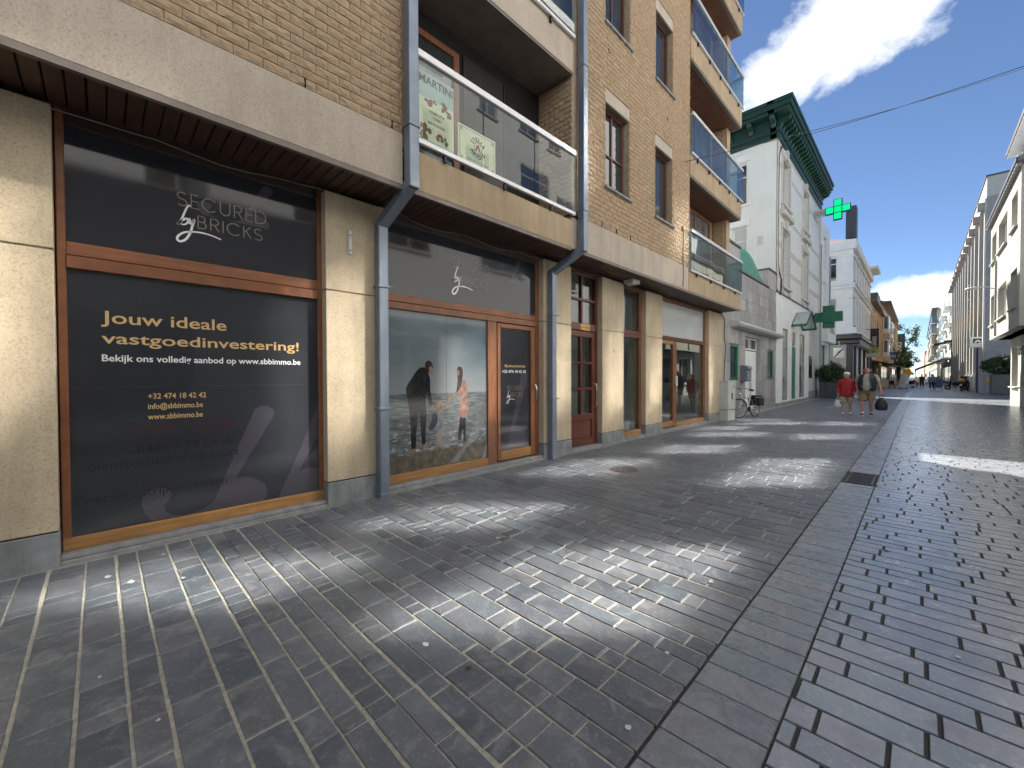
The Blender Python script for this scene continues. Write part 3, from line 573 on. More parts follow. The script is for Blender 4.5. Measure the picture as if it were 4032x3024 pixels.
def shape(pts, m, n, name, k=4):
    P = [Vector(p) for p in pts]; N_ = len(P); o = []
    for i in range(N_):
        p0, p1, p2, p3 = P[i-1], P[i], P[(i+1)%N_], P[(i+2)%N_]
        for j in range(k): t = j/k; o.append(.5*((2*p1)+(-p0+p2)*t+(2*p0-5*p1+4*p2-p3)*t*t+(-p0+3*p1-3*p2+p3)*t**3))
    MB().add([PX(q.x,q.y,n) for q in o], [tuple(range(len(o)))]).build(name, m, S2)
shape([(3.06,1.50),(3.16,1.62),(3.25,1.645),(3.32,1.58),(3.34,1.38),(3.28,1.20),(3.29,.98),(3.275,.70),(3.265,.54),(3.215,.54),(3.195,.75),(3.165,1.00),(3.125,.75),(3.105,.50),(3.045,.49),(3.03,.80),(3.015,1.05),(2.98,1.22),(2.968,1.36)], FP[0], .0012, 'printed_figure')
shape([(3.29,1.58),(3.35,1.50),(3.36,1.30),(3.40,1.12),(3.375,1.08),(3.33,1.14),(3.30,1.32)], FP[0], .0014, 'printed_figure')
shape([(3.27,1.66),(3.29,1.73),(3.36,1.74),(3.40,1.68),(3.405,1.60),(3.36,1.56),(3.30,1.60)], FP[2], .0016, 'printed_figure'); shape([(3.35,1.66),(3.395,1.64),(3.405,1.58),(3.36,1.55),(3.34,1.60)], FP[1], .0018, 'printed_figure')
shape([(3.375,1.11),(3.41,1.08),(3.39,1.02),(3.36,1.05)], FP[1], .0018, 'printed_figure'); shape([(3.05,.50),(3.10,.50),(3.12,.45),(3.06,.44)], FP[1], .0016, 'printed_figure'); shape([(3.22,.54),(3.27,.54),(3.32,.47),(3.24,.47)], FP[1], .0016, 'printed_figure')
shape([(3.86,1.50),(3.95,1.47),(4.02,1.42),(4.055,1.20),(4.06,.98),(3.98,.88),(3.90,.90),(3.87,1.02),(3.90,1.18),(3.86,1.30)], FP[3], .0012, 'printed_figure'); shape([(3.91,.92),(3.99,.90),(4.01,.70),(3.995,.52),(3.96,.52),(3.95,.70),(3.90,.55),(3.865,.55),(3.87,.72)], FP[0], .0011, 'printed_figure')
shape([(3.84,1.62),(3.88,1.67),(3.94,1.64),(3.95,1.52),(3.90,1.35),(3.83,1.28),(3.85,1.45)], FP[2], .0016, 'printed_figure'); shape([(3.845,1.60),(3.87,1.60),(3.875,1.54),(3.85,1.53)], FP[1], .0018, 'printed_figure'); shape([(3.88,1.38),(3.80,1.27),(3.71,1.20),(3.70,1.17),(3.80,1.22),(3.89,1.30)], FP[3], .0014, 'printed_figure')
shape([(3.71,1.20),(3.66,1.06),(3.63,1.03),(3.645,1.10),(3.69,1.21)], FP[1], .0016, 'printed_figure')
shape([(3.46,1.04),(3.56,1.05),(3.585,.90),(3.57,.74),(3.50,.72),(3.455,.80)], FP[4], .0012, 'printed_figure'); shape([(3.46,1.12),(3.52,1.165),(3.585,1.12),(3.57,1.02),(3.47,1.02)], FP[6], .0014, 'printed_figure'); shape([(3.40,.98),(3.47,.96),(3.47,.82),(3.36,.74),(3.32,.77),(3.37,.86)], FP[5], .0013, 'printed_figure')
shape([(3.49,.73),(3.53,.73),(3.50,.56),(3.475,.46),(3.445,.47),(3.46,.58)], FP[1], .0011, 'printed_figure'); shape([(3.54,.73),(3.57,.73),(3.565,.58),(3.575,.47),(3.54,.46),(3.535,.58)], FP[1], .0011, 'printed_figure')
M_WASH = washmat()
def wash(pts): MB().add([PX(*p,.0021) for p in pts], [tuple(range(len(pts)))]).build('pale_logo_letter', M_WASH, S2)
wash([(4.445,1.28),(4.445,.82),(4.22,.52),(4.02,.40),(3.86,.22),(3.66,.195),(3.85,.34),(4.05,.52),(4.2,.80),(4.32,1.05)]); wash([(4.445,.50),(4.445,.2),(4.34,.195)])
wash([(3.60+.15*math.cos(2*PI*i/20), .62+.17*math.sin(2*PI*i/20)) for i in range(20)])
sills(S2, 2.625, 5.695)
# --- door number 4
D4 = bars(AB, 'door_frame', [(6.535,6.60,.05,3.70),(7.57,7.645,.05,3.70),(6.60,7.57,2.47,2.62,.012),(6.60,7.57,3.60,3.70)], M_DOOR)
bars(D4, 'door_stile', [(6.605,6.70,.075,2.46,-.01),(7.44,7.565,.075,2.46,-.01),(7.035,7.085,.72,2.37,-.012)], M_DOOR); bars(D4, 'door_rail', [(6.70,7.44,2.34,2.46,-.01),(6.70,7.44,1.775,1.825,-.012),(6.70,7.44,1.23,1.28,-.012),(6.70,7.44,.60,.725,-.01),(6.70,7.44,.075,.22,-.01)], M_DOORH)
bars(D4, 'door_panel', [(6.70,7.44,.22,.60,-.035)], M_DOORH)
for a, b in ((6.70,7.035),(7.085,7.44)):
    for c, d in ((.725,1.23),(1.28,1.775),(1.825,2.34)): pane(D4, 'pane', a, b, c, d, M_GLASS, -5.02)
bars(D4, 'fanlight_bar', [(7.06,7.11,2.62,3.60,-.01),(6.60,7.57,3.09,3.14,-.012)], M_DOORH)
for a, b in ((6.60,7.06),(7.11,7.57)):
    for c, d in ((2.62,3.09),(3.14,3.60)): pane(D4, 'pane', a, b, c, d, M_GLASS, -5.02)
handle(D4, 7.50, .86, 1.36, -4.985, .085); box('threshold', (-5.3,6.54,-.02),(-4.845,7.64,.06), M_SILL, D4, bev=.006)
pq = box('name_plaque', (-4.96,7.0,2.475),(-4.952,7.31,2.60), mat('brass_plaque', (.50,.33,.10), .3, .6, var=.2), D4); text('LA ROSE', L(-4.952), 7.03, 2.513, .072, M_DARKGAP, D4, width=.25, n=.0015)
nm = MB(); text('4', L(-4.85), 8.075, 2.03, .14, M_TRIM, AB, name='house_number', off=.01, n=.004)
# --- narrow window
S4 = bars(AB, 'narrow_window', [(8.55,8.60,.072,3.70),(9.53,9.627,.072,3.70),(8.60,9.53,3.6,3.7)], M_WOOD); bars(S4, 'transom', [(8.60,9.53,2.455,2.53,.01),(8.60,9.53,2.535,2.624,-.002)], M_DOORH); bars(S4, 'bottom_rail', [(8.55,9.627,.0725,.19,.004)], M_WOODW)
pane(S4, 'pane', 8.59, 9.54, .18, 2.46, M_GLASS); pane(S4, 'pane', 8.59, 9.54, 2.615, 3.61, M_GLASS); sills(S4, 8.555, 9.62)
# --- shop 3
S3 = bars(AB, 'shop_window', [(10.555,10.60,.072,3.70),(13.83,13.96,.072,3.70),(10.60,13.83,3.58,3.70)], M_WOOD); bars(S3, 'mullion', [(11.60,11.75,.072,2.52)], M_WOOD); bars(S3, 'transom', [(10.60,13.83,2.52,2.575,.01),(10.60,13.83,2.58,2.64,-.002)], M_DOORH)
bars(S3, 'door_leaf', [(10.605,10.68,.10,2.51,.008),(11.49,11.595,.10,2.51,.008)], M_WOOD); bars(S3, 'door_rail', [(10.68,11.49,2.42,2.51,.008),(10.68,11.49,.10,.25,.008)], M_WOODW); bars(S3, 'bottom_rail', [(11.75,13.83,.0725,.19,.004)], M_WOODW)
pane(S3, 'pane', 10.67, 11.50, .24, 2.43, M_GLASS); pane(S3, 'pane', 11.74, 13.84, .18, 2.53, M_GLASS); pane(S3, 'frosted_pane', 10.59, 13.84, 2.63, 3.59, M_FROST)
handle(S3, 11.56, .98, 1.32); sills(S3, 10.56, 13.955)
box('notice_holder', (-4.965,11.62,1.25),(-4.93,11.74,1.52), M_LGREY, S3, bev=.004)
# interior of shop 3: counter, ceiling lamp, posters
mb = MB(); mb.box((-8.2,11.2,0),(-7.6,13.4,1.0)); mb.build('shop_counter', M_WHITE_W, AB); box('shop_poster', (-9.38,11.0,.9),(-9.36,12.2,2.4), mat('pale_poster', (.55,.42,.35), .5, var=.5, scale=3), AB); box('shop_shelf', (-9.3,12.6,0),(-8.9,14.4,2.1), M_CREAM, AB, bev=.01)
box('stair_panel', (-7.09,6.5,.0),(-7.06,7.4,2.1), M_WHITE_W, AB)
# --- soffit, boards, trims, fascia
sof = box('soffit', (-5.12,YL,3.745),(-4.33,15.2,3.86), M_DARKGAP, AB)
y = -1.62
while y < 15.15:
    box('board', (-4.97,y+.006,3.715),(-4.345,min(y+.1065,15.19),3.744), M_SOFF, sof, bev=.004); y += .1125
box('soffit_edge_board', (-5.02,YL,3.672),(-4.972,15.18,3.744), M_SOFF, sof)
def fascia(y0, y1, z1, m, X=-4.30): return box('fascia', (-5.15,y0,3.752),(X,y1,z1), m, AB, bev=.008)
fascia(YL,2.53,4.350,M_FASC); fascia(2.66,5.81,4.226,M_PARA,-4.298); fascia(6.15,8.345,4.350,M_FASC); fascia(8.355,10.879,4.350,M_FASC); fascia(10.889,15.25,4.262,M_PARA,-4.298); fascia(5.818,6.142,4.30,M_FASC,-4.325)
for a, b in ((YL,2.53),(2.66,5.80),(6.15,15.24)): MB().box((-4.345,a,3.70),(-4.297,b,3.7515)).box((-4.36,a,3.712),(-4.318,b,3.74)).build('soffit_trim', M_TRIM, AB)
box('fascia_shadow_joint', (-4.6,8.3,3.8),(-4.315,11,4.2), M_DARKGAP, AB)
# --- brick walls (rock faced bricks)
BR = []
def brick(mb, fr, u, v, Lb, H, r):
    nx, ny = 6, 3; g = .0035; amp = .022; ph = rb.uniform(0,6); sl = rb.uniform(.6,1.5)*(1 if rb.random() < .8 else -1); vv = []
    for j in range(ny+1):
        for i in range(nx+1):
            a, b = i/nx, j/ny; e = i in (0,nx) or j in (0,ny)
            rid = abs(((a*sl*1.2 - b*.75 + ph) % .5)-.25)*4
            n = .002+rb.uniform(0,.003) if e else .005+amp*(.35*rid+.65*rb.random())
            if j == 0: n += .004
            vv.append(fr(u+g+a*(Lb-2*g)+(rb.uniform(-.002,.002) if e else rb.uniform(-.008,.008)), v+g+b*(H-2*g)+(rb.uniform(-.0015,.0015) if e else rb.uniform(-.006,.006)), n))
    w = nx+1; ff = []
    for j in range(ny):
        for i in range(nx): q = j*w+i; ff += [(q,q+1,q+w+1),(q,q+w+1,q+w)] if (i+j) % 2 else [(q,q+1,q+w),(q+1,q+w+1,q+w)]
    rim = [i for i in range(w)] + [j*w+nx for j in range(1,ny+1)] + [ny*w+i for i in range(nx-1,-1,-1)] + [j*w for j in range(ny-1,0,-1)]
    k = len(vv); bk = []
    for q in rim: pass
    cs = [fr(u+g,v+g,-.02), fr(u+Lb-g,v+g,-.02), fr(u+Lb-g,v+H-g,-.02), fr(u+g,v+H-g,-.02)]; vv += cs; c0 = k
    corner = {0:c0, nx:c0+1, ny*w+nx:c0+2, ny*w:c0+3}
    ff += [tuple([c0,c0+1]+[i for i in range(nx,-1,-1)]), tuple([c0+1,c0+2]+[j*w+nx for j in range(ny,-1,-1)]), tuple([c0+2,c0+3]+[ny*w+i for i in range(0,nx+1)]), tuple([c0+3,c0]+[j*w for j in range(0,ny+1)])]
    mb.add(vv, ff, 0, r)
def brickwork(fr, u0, u1, v0, v1, holes, dist, Lb=.2335, H=.0935):
    row = 0; v = v0
    while v < v1-.02:
        h = min(H, v1-v); u = u0-(Lb/2 if row % 2 else 0)
        while u < u1-.01:
            a, b = max(u,u0), min(u+Lb,u1)
            segs = [(a,b)]
            for ha, hb, hc, hd in holes:
                if v+h*.5 > hc and v+h*.5 < hd:
                    ns = []
                    for p, q in segs:
                        if q <= ha or p >= hb: ns.append((p,q))
                        else:
                            if p < ha: ns.append((p,ha))
                            if q > hb: ns.append((hb,q))
                    segs = ns
            for p, q in segs:
                if q-p > .025: BR.append((dist((p+q)/2,v), fr, p, v, q-p, h))
            u += Lb
        v += h; row += 1
BWF = L(-4.322)
HOLES = [(6.91,7.82,5.165,7.05),(9.0,9.90,5.165,7.05),(6.91,7.85,8.285,10.13),(9.02,9.92,8.285,10.13)]
dm = lambda u, v: math.sqrt(4.3**2+u*u+(v-1.5)**2)
brickwork(BWF, -1.0, 2.53, 4.358, 6.6, [], lambda u, v: dm(u,v)+(50 if (v > 4.35+1.9*(1-(2.5-u)*.52) or u < .1) else 0)); brickwork(BWF, 6.12, 10.97, 4.358, 11.4, HOLES, dm)
LGF = facing(5.86); brickwork(LGF, -5.10, -4.33, 4.36, 6.74, [], lambda u, v: math.sqrt(u*u+36+(v-1.5)**2))
brickwork(facing(14.9), -5.06, -4.72, 4.27, 6.77, [], lambda u, v: 30); brickwork(facing(14.9), -5.06, -4.72, 7.33, 9.8, [], lambda u, v: 30); brickwork(facing(14.9), -5.06, -4.72, 10.45, 12.9, [], lambda u, v: 30)
wl = MB(); wl.box((-5.15,YL,4.352),(-4.331,2.53,16.6)); open_wall(wl, L(-4.331), 5.86, 10.97, 4.352, 16.6, HOLES, .13); wl.box((-5.15,5.87,4.352),(-4.62,10.96,16.55)); wl.box((-5.15,14.91,4.27),(-4.73,15.25,16.6)); wl.box((-5.15,5.868,4.352),(-4.62,5.872,16.5))
BWALL = wl.build('brick_wall', M_MORTAR, AB)
BR.sort(key=lambda b: b[0]); rest = MB()
for i, (d, fr, p, v, w, h) in enumerate(BR):
    if i < 300: m1 = MB(); brick(m1, fr, p, v, w, h, rb.random()); m1.build('brick', M_BRICK, BWALL, attr=True)
    else: brick(rest, fr, p, v, w, h, rb.random())
rest.build('bricks_beyond', M_BRICK, BWALL, attr=True, kind='stuff')
for y0, z0 in ((1.455,4.362),(2.39,4.362),(6.76,4.362),(7.30,4.362),(7.85,4.362),(7.0,7.75),(9.6,7.6)): box('weep_slot', (-4.33,y0,z0),(-4.297,y0+.012,z0+.085), M_DARKGAP, BWALL)
# windows in the brick wall
for (a, b, c, d), lit_ in zip(HOLES, (0,0,1,1)):
    o = window(AB, L(-4.331), a+.012, b-.012, c+.01, d-.255, -.115, M_DOOR, M_DARKPANE, .055, trans=((c+.75,) if a < 7 and c < 6 else ()), mull=((a+.45,) if a < 7 else ()), bev=.004)
    box('lintel', (-4.60,a-.01,d-.25),(-4.318,b+.01,d), M_FASC, o, bev=.004); box('sill', (-4.50,a-.05,c-.035),(-4.26,b+.06,c+.012), M_BSTONE, o, bev=.004)
    box('net_curtain', (-4.60,a+.05,c+.05),(-4.585,b-.05,d-.3), M_WHITE_W, o); box('lintel_groove', (-4.5,a+.01,d-.262),(-4.34,b-.01,d-.2505), M_TRIM, o)
# --- loggia between the downpipes
LG = box('loggia', (-5.16,2.54,4.2),(-5.10,5.87,6.75), M_DARKGAP, AB)
box('side_wall', (-5.1,2.535,4.2),(-4.34,2.60,6.75), M_MORTAR, LG); window(AB, L(-5.10), 2.62, 3.95, 4.4, 6.45, .05, M_WOOD, M_DARKPANE, .09, name='loggia_window', mull=(3.88,)); 
MB().box((-5.09,4.05,4.3),(-5.07,4.9,6.5)).box((-5.09,4.92,4.3),(-5.065,4.95,6.5)).build('dark_shutter', mat('dark_curtain', (.02,.018,.016), .8), LG)
def balcony(y0, y1, zt, label, n, side=False, cols=3, X=-4.25, gm=None):
    o = MB().box((X-.045,y0,zt-.09),(X+.025,y1,zt)).build('balcony_rail', M_ALU, AB, bev=.008)
    box('bottom_rail', (X-.035,y0,zt-1.105),(X+.012,y1,zt-1.045), M_ALU, o, bev=.006); w = (y1-y0)/cols
    for i in range(cols): box('glass_pane', (X-.012,y0+i*w+.012,zt-1.045),(X,y0+(i+1)*w-.012,zt-.085), gm or M_BALC, o)
    for i in range(cols): box('bracket', (X-.04,y0+.4+i*w,zt-1.19),(X-.005,y0+.44+i*w,zt-1.09), M_BLKM, o)
    if side:
        box('side_rail', (X-.72,y1-.055,zt-.088),(X-.045,y1-.002,zt-.003), M_ALU, o); box('side_glass', (X-.70,y1-.02,zt-1.045),(X-.01,y1-.008,zt-.085), M_BALC, o)
    return o
balcony(2.69, 5.84, 5.40, '', 1, cols=3, gm=M_BALC1)
SL = box('balcony_slab', (-5.12,2.66,6.775),(-4.298,5.85,7.355), M_FASC, AB, bev=.006); box('drip_edge', (-5.1,2.66,6.74),(-4.31,5.85,6.7745), M_TRIM, SL); balcony(2.69, 5.84, 8.42, '', 2, cols=3)
box('upper_loggia_back', (-5.16,2.54,7.36),(-5.10,5.86,16.5), M_WHITE_W, LG); window(AB, L(-5.10), 2.8, 5.6, 7.4, 9.6, .05, M_WOOD, M_SKYPANE, .09, name='loggia_window', mull=(4.2,))
# --- balconies at the far end
for k, (zb, zt) in enumerate(((6.80,7.33),(9.86,10.45),(12.95,13.55))):
    s_ = box('balcony_slab', (-5.12,10.98,zb),(-4.298,15.30,zt), M_PARA, AB, bev=.01); MB().box((-4.40,10.98,zb-.045),(-4.315,15.27,zb-.0005)).box((-5.05,15.20,zb-.045),(-4.40,15.27,zb-.0005)).build('drip_edge', M_TRIM, s_)
    y = 11.0
    while y < 15.15: box('soffit_board', (-5.09,y+.004,zb-.03),(-4.405,y+.096,zb-.0015), M_SOFF2, s_); y += .1
balcony(10.93, 15.26, 5.37, '', 3, True, 4)
for zt in (8.43, 11.53, 14.6): balcony(10.99, 15.30, zt, '', 3, True, 5)
for zf in (4.3, 7.36, 10.48): window(AB, L(-5.10), 11.1, 14.6, zf+.02, zf+2.42, .05, M_WOOD, M_SKYPANE, .1, mull=(12.0,13.3), name='balcony_door')
box('end_wall', (-5.16,10.97,4.27),(-5.10,14.9,16.5), M_MORTAR, AB); box('corner_pier', (-4.725,14.905,4.27),(-4.64,15.24,12.9), M_PARA, AB)
# --- zinc downpipes
def pipe(pts, w, name):
    m_ = MB(); m_.tube(pts, w*.72, 4, sq=1.); return m_.build(name, M_ZINC, AB, bev=.012, seg=2)
def sqpipe(Yc, Ytop, w=.13, bot=.0):
    o = MB(); o.box((-4.28,Ytop-w/2,3.93),(-4.15,Ytop+w/2,16.5)); o = o.build('downpipe', M_ZINC, AB, bev=.014, seg=2)
    for z in (4.40, 6.9, 9.6): box('clip', (-4.30,Ytop-w/2-.012,z),(-4.138,Ytop+w/2+.012,z+.035), M_ZINC, o, bev=.004)
    def sec(x, y, z, ex, hz=None): return [(x-ex,y-w/2,z),(x+ex,y-w/2,z),(x+ex,y+w/2,z),(x-ex,y+w/2,z)]
    e = MB(); rings = [sec(-4.215,Ytop,3.94,.067), sec(-4.215,Ytop,3.70,.067)]; e.add(rings[0]+rings[1], [(0,1,5,4),(1,2,6,5),(2,3,7,6),(3,0,4,7),(4,5,6,7)])
    a = [(-4.282,Ytop-w/2,3.80),(-4.282,Ytop+w/2,3.80),(-4.205,Ytop+w/2,3.70),(-4.205,Ytop-w/2,3.70)]; b = [(-4.842,Yc-w/2,3.44),(-4.842,Yc+w/2,3.44),(-4.765,Yc+w/2,3.34),(-4.765,Yc-w/2,3.34)]
    e.add(a+b, [(0,1,5,4),(1,2,6,5),(2,3,7,6),(3,0,4,7),(3,2,1,0),(4,5,6,7)]); e.build('elbow', M_ZINC, o, bev=.012, seg=2)
    q = MB(); q.box((-4.845,Yc-w/2,.03),(-4.72,Yc+w/2,3.43)); q.build('lower_pipe', M_ZINC, o, bev=.014, seg=2); box('pipe_foot', (-4.842,Yc-w/2-.006,-.01),(-4.71,Yc+w/2+.006,.06), M_ZINC, o, bev=.012)
    for z in (1.1, 2.62): box('clip', (-4.85,Yc-w/2-.012,z),(-4.706,Yc+w/2+.012,z+.03), M_ZINC, o, bev=.004); MB().tube([(-4.72,Yc+w/2,z+.015),(-4.70,Yc+w/2+.05,z+.015)], .008, 6).build('clip_screw', M_ZINC, o)
sqpipe(2.50, 2.595); sqpipe(5.86, 6.02)
MB().box((-5.0,15.30,0),(-4.88,15.42,5.6)).build('rain_pipe', M_ZINC, AB, bev=.02, seg=2)
# wires under the soffit, lamp, brackets
def cable(pts, r_, label, name='cable', m=None, cat='cable'): return tag(MB().tube(pts, r_, 5).build(name, m or M_CABLE, None, smooth=True), label, cat)
pts = []
for i in range(70):
    y = -.8+i*.24; near = min(abs(y-p) for a, b in PIL for p in (a, b)); pts.append((-4.93 if any(a-.03 < y < b+.03 for a, b in PIL) else -4.955, y, 3.66+.028*math.sin(y*5.1)+(.02 if near < .2 else -.012)))
cable(pts, .006, 'thin grey wire clipped along the top of the shopfronts under the soffit', m=M_CABLEG)
lp = thing('soffit_lamp', 'small white box lamp fixed under the wooden soffit left of the last shop', 'lamp', (-4.62,8.55,3.6))
MB().box((-4.80,8.45,3.625),(-4.56,8.78,3.714)).build('housing', mat('old_white_plastic', (.62,.60,.55), .5, var=.1), lp, bev=.015, seg=2); MB().box((-4.77,8.48,3.60),(-4.59,8.66,3.626)).build('diffuser', M_LGREY, lp, bev=.008)
br = thing('wall_bracket', 'small pale metal bracket screwed to the stone pillar by the first downpipe', 'bracket', (-4.85,2.12,3.1))
MB().box((-4.85,2.11,2.98),(-4.835,2.15,3.26)).build('plate', M_LGREY, br); MB().tube([(-4.835,2.13,3.02),(-4.82,2.13,3.02)], .008, 8).tube([(-4.835,2.13,3.2),(-4.82,2.13,3.2)], .008, 8).build('screw', M_TRIM, br)
cable([(-4.80,15.05,3.62),(-4.78,15.2,3.5),(-4.79,15.27,3.3),(-4.80,15.25,2.9),(-4.77,15.30,2.5),(-4.79,15.27,2.0),(-4.80,15.26,1.2)], .014, 'black cable bundle hanging down the last pillar beside the cabinet')
cable([(-4.29,10.52,5.25),(-4.292,10.50,4.6),(-4.29,10.53,4.2),(-4.285,10.49,3.78)], .008, 'thin wire running down the brick beside the lowest glass balcony')
tag(MB().box((-4.33,10.46,5.22),(-4.26,10.57,5.32)).build('junction_box', M_PARA, None, bev=.008), 'small tan junction box on the brick beside the lowest glass balcony', 'junction box')
# posters hung inside the first balcony glass
cr = mat('cream_poster_paper', (.80,.77,.55), .7, var=.06); ink = mat('poster_ink', (.075,.062,.035), .7, var=.3, scale=20); inkr = mat('poster_red_ink', (.30,.06,.05), .7); leafy = mat('poster_foliage_ink', (.16,.125,.05), .7, var=.7, scale=26); pale = mat('poster_pale_blue', (.50,.58,.55), .7, var=.15)
PF = L(-4.275)
po = thing('poster', 'tall old aperitif poster reading MARTINI hung behind the balcony glass', 'poster', (-4.28,2.95,4.3)); fbox(MB(),PF,2.72,3.25,4.33,5.20,-.012,0).build('sheet', cr, po)
fbox(MB(),PF,2.725,3.245,4.90,5.195,.0005,.001).build('pale_top', pale, po); text('MARTINI', PF, 2.735, 5.065, .135, ink, po, off=.02, width=.50, n=.003)
rp = random.Random(5)
for k in range(26):
    cx, cz, r_ = rp.uniform(2.76,3.2), rp.choice((rp.uniform(4.42,4.55), rp.uniform(4.78,4.93))), rp.uniform(.02,.05); MB().add([PF(cx+r_*rp.uniform(.5,1.2)*math.cos(2*PI*i/9), cz+r_*rp.uniform(.5,1.2)*math.sin(2*PI*i/9), .0012+k*.00004) for i in range(9)], [tuple(range(9))]).build('printed_foliage', leafy if k % 4 else inkr, po)
MB().add([PF(2.985+.17*(1+.1*math.sin(6*w))*math.cos(w), 4.68+.145*(1+.08*math.cos(5*w))*math.sin(w), .003) for w in [2*PI*i/40 for i in range(40)]], [tuple(range(40))]).build('printed_label', cr, po)
text('VERMOUTH', PF, 2.87, 4.735, .05, ink, po, width=.23, n=.004, off=.02); text('TORINO', PF, 2.925, 4.675, .045, ink, po, width=.13, n=.004, off=.02); text('MARTINI & ROSSI', PF, 2.86, 4.60, .045, ink, po, width=.25, n=.004, off=.02)
fbox(MB(),PF,2.725,3.245,4.335,4.40,.0005,.001).build('pale_foot', pale, po)
ps = thing('poster', 'cream STELLA ARTOIS poster with a ring of letters hung behind the balcony glass', 'poster', (-4.28,3.65,4.3)); fbox(MB(),PF,3.32,3.98,4.335,4.82,-.012,0).build('sheet', cr, ps)
b_ = MB(); 
for a in ((3.345,3.955,4.36,4.366),(3.345,3.955,4.789,4.795),(3.345,3.351,4.36,4.795),(3.949,3.955,4.36,4.795)): fbox(b_, PF, *a, .0005, .001)
for cx, cz in ((3.375,4.39),(3.925,4.39),(3.375,4.765),(3.925,4.765)):
    for k in range(4): w = k*PI/2+.6; ribbon(b_, arc(cx+.014*math.cos(w), cz+.014*math.sin(w), .014, .014, 57*w, 57*w+230), .005, PF, .0012)
b_.build('printed_border', ink, ps)
for s_, a0, a1, flip in (('STELLA',150,30,1),('ARTOIS',212,328,-1)):
    for i, ch in enumerate(s_):
        w = rad(a0+(a1-a0)*i/(len(s_)-1)); R_ = .115; rot = (w-PI/2) if flip == 1 else (w+PI/2)
        c0, s0 = math.cos(rot), math.sin(rot); org = PF(3.655+R_*math.cos(w), 4.60+R_*math.sin(w), 0); fr2 = FR(org, (0,c0,s0), (0,-s0,c0), (1,0,0)); text(ch, fr2, 0, -.028 if flip == 1 else -.028, .075, ink, ps, align='CENTER', n=.002, off=.03)
MB().add([PF(3.655+.072*math.cos(2*PI*i/28), 4.60+.082*math.sin(2*PI*i/28), .001) for i in range(28)], [tuple(range(28))]).build('printed_ring', ink, ps); MB().add([PF(3.655+.064*math.cos(2*PI*i/28), 4.60+.074*math.sin(2*PI*i/28), .0016) for i in range(28)], [tuple(range(28))]).build('printed_oval', cr, ps)
MB().add([PF(*p,.0022) for p in ((3.607,4.56),(3.635,4.65),(3.675,4.65),(3.703,4.56),(3.676,4.56),(3.655,4.61),(3.634,4.56))], [(0,1,4,5) and (0,1,5,6),(1,2,5),(2,3,4,5)]).build('printed_letter_a', inkr, ps)
text('Belgium Flavoury Beer', PF, 3.46, 4.405, .042, ink, ps, width=.40, n=.002, shear=.3)
# ------------------------------------------------------------------ grey stone annex
AX = -5.15
AN = thing('stone_annex', 'low grey stone clad shop annex with green windows and a perforated mint panel', 'building', (-6,20,0)); AF = L(AX)
ops = [(17.06,18.06,1.36,2.775),(19.0,21.2,.02,3.20),(22.5,23.6,1.38,2.81)]
mb = MB(); open_wall(mb, L(AX-.03), 15.43, 24.05, 0, 5.74, ops, .35); mb.box((-11,15.43,0),(AX-.42,24.05,5.7)); mb.box((AX-.42,15.43,5.70),(AX-.03,24.05,5.74)); mb.build('wall', M_GREY, AN)
rc = random.Random(21); zrows = [0.0,.46,1.36,2.05,2.80,3.38,4.22,4.69,5.18,5.72]
for zi, (z0, z1) in enumerate(zip(zrows, zrows[1:])):
    y = 15.45 + rc.uniform(-.3,0)
    while y < 24.03:
        w = rc.choice((.5,.53,.62,.45,.8)) if zi else 1.2; a, b = max(y,15.45), min(y+w,24.03); y += w
        if b-a < .06: continue
        segs = [(a,b)]
        for o in ops:
            if z0 < o[3]-.02 and z1 > o[2]+.02: segs = [s for p, q in segs for s in ((p,min(q,o[0])),(max(p,o[1]),q)) if s[1]-s[0] > .05]
        for p, q in segs: box('plinth_stone' if zi == 0 else 'cladding_panel', (AX-.03,p+.004,z0+.004),(AX+rc.uniform(-.004,.006)+(.02 if zi == 0 else 0),q-.004,z1-.004), M_CLAD[2] if zi == 0 else rc.choice(M_CLAD), AN)
for a, b in ((15.45,18.2),(22.6,24.05)): box('parapet_post', (AX-.45,a,5.74),(AX-.005,b,6.63), M_CLAD[1], AN, bev=.01); box('coping', (AX-.5,a-.04,6.63),(AX+.05,b+.03,6.70), M_SLATE, AN)
box('parapet_coping', (AX-.45,18.2,5.74),(AX+.05,22.6,5.80), M_SLATE, AN)
pg = [(18.2,5.8),(22.6,5.8)] + [(22.6-4.4*t, 6.02+.92*(1-(max(t-.62,0)/.38)**2*.25 if t > .62 else math.sin(t/.62*PI/2)**1.3)) for t in [i/18 for i in range(19)]]
def top(u): return next((p[1]+(q[1]-p[1])*(u-p[0])/(q[0]-p[0]) for p, q in zip(pg[2:], pg[3:]) if min(p[0],q[0]) <= u <= max(p[0],q[0])), 5.8)
pm_ = MB(); du, dv = .075, .048; nu_, nv_ = int(4.4/du), 26
for i in range(nu_):
    u = 18.2+i*du; tz = min(top(u+.001), top(u+du-.001))
    for j in range(nv_):
        v = 5.8+j*dv
        if v >= tz: break
        if j % 2 == 1 and i % 2 and v+dv < tz-.05: continue
        v2 = min(v+dv, tz); pm_.add([AF(u,v,-.2),AF(u+du,v,-.2),AF(u+du,v2,-.2),AF(u,v2,-.2)], [(0,1,2,3)])
pm_.build('perforated_panel', M_MINT, AN); MB().prism([(p[0],p[1]-.02) for p in pg], L(AX), -.26, -.235).build('panel_backing', M_GREEN, AN)
lp_ = [(.0,3.40),(.30,3.44),(.36,3.52),(.34,3.60),(.12,3.66),(.0,3.67)]; MB().prism([(n, z) for n, z in lp_], lambda n, z, u: Vector((AX+n, u, z)), 17.05, 24.3).build('shutter_box', M_LGREY, AN, smooth=True)
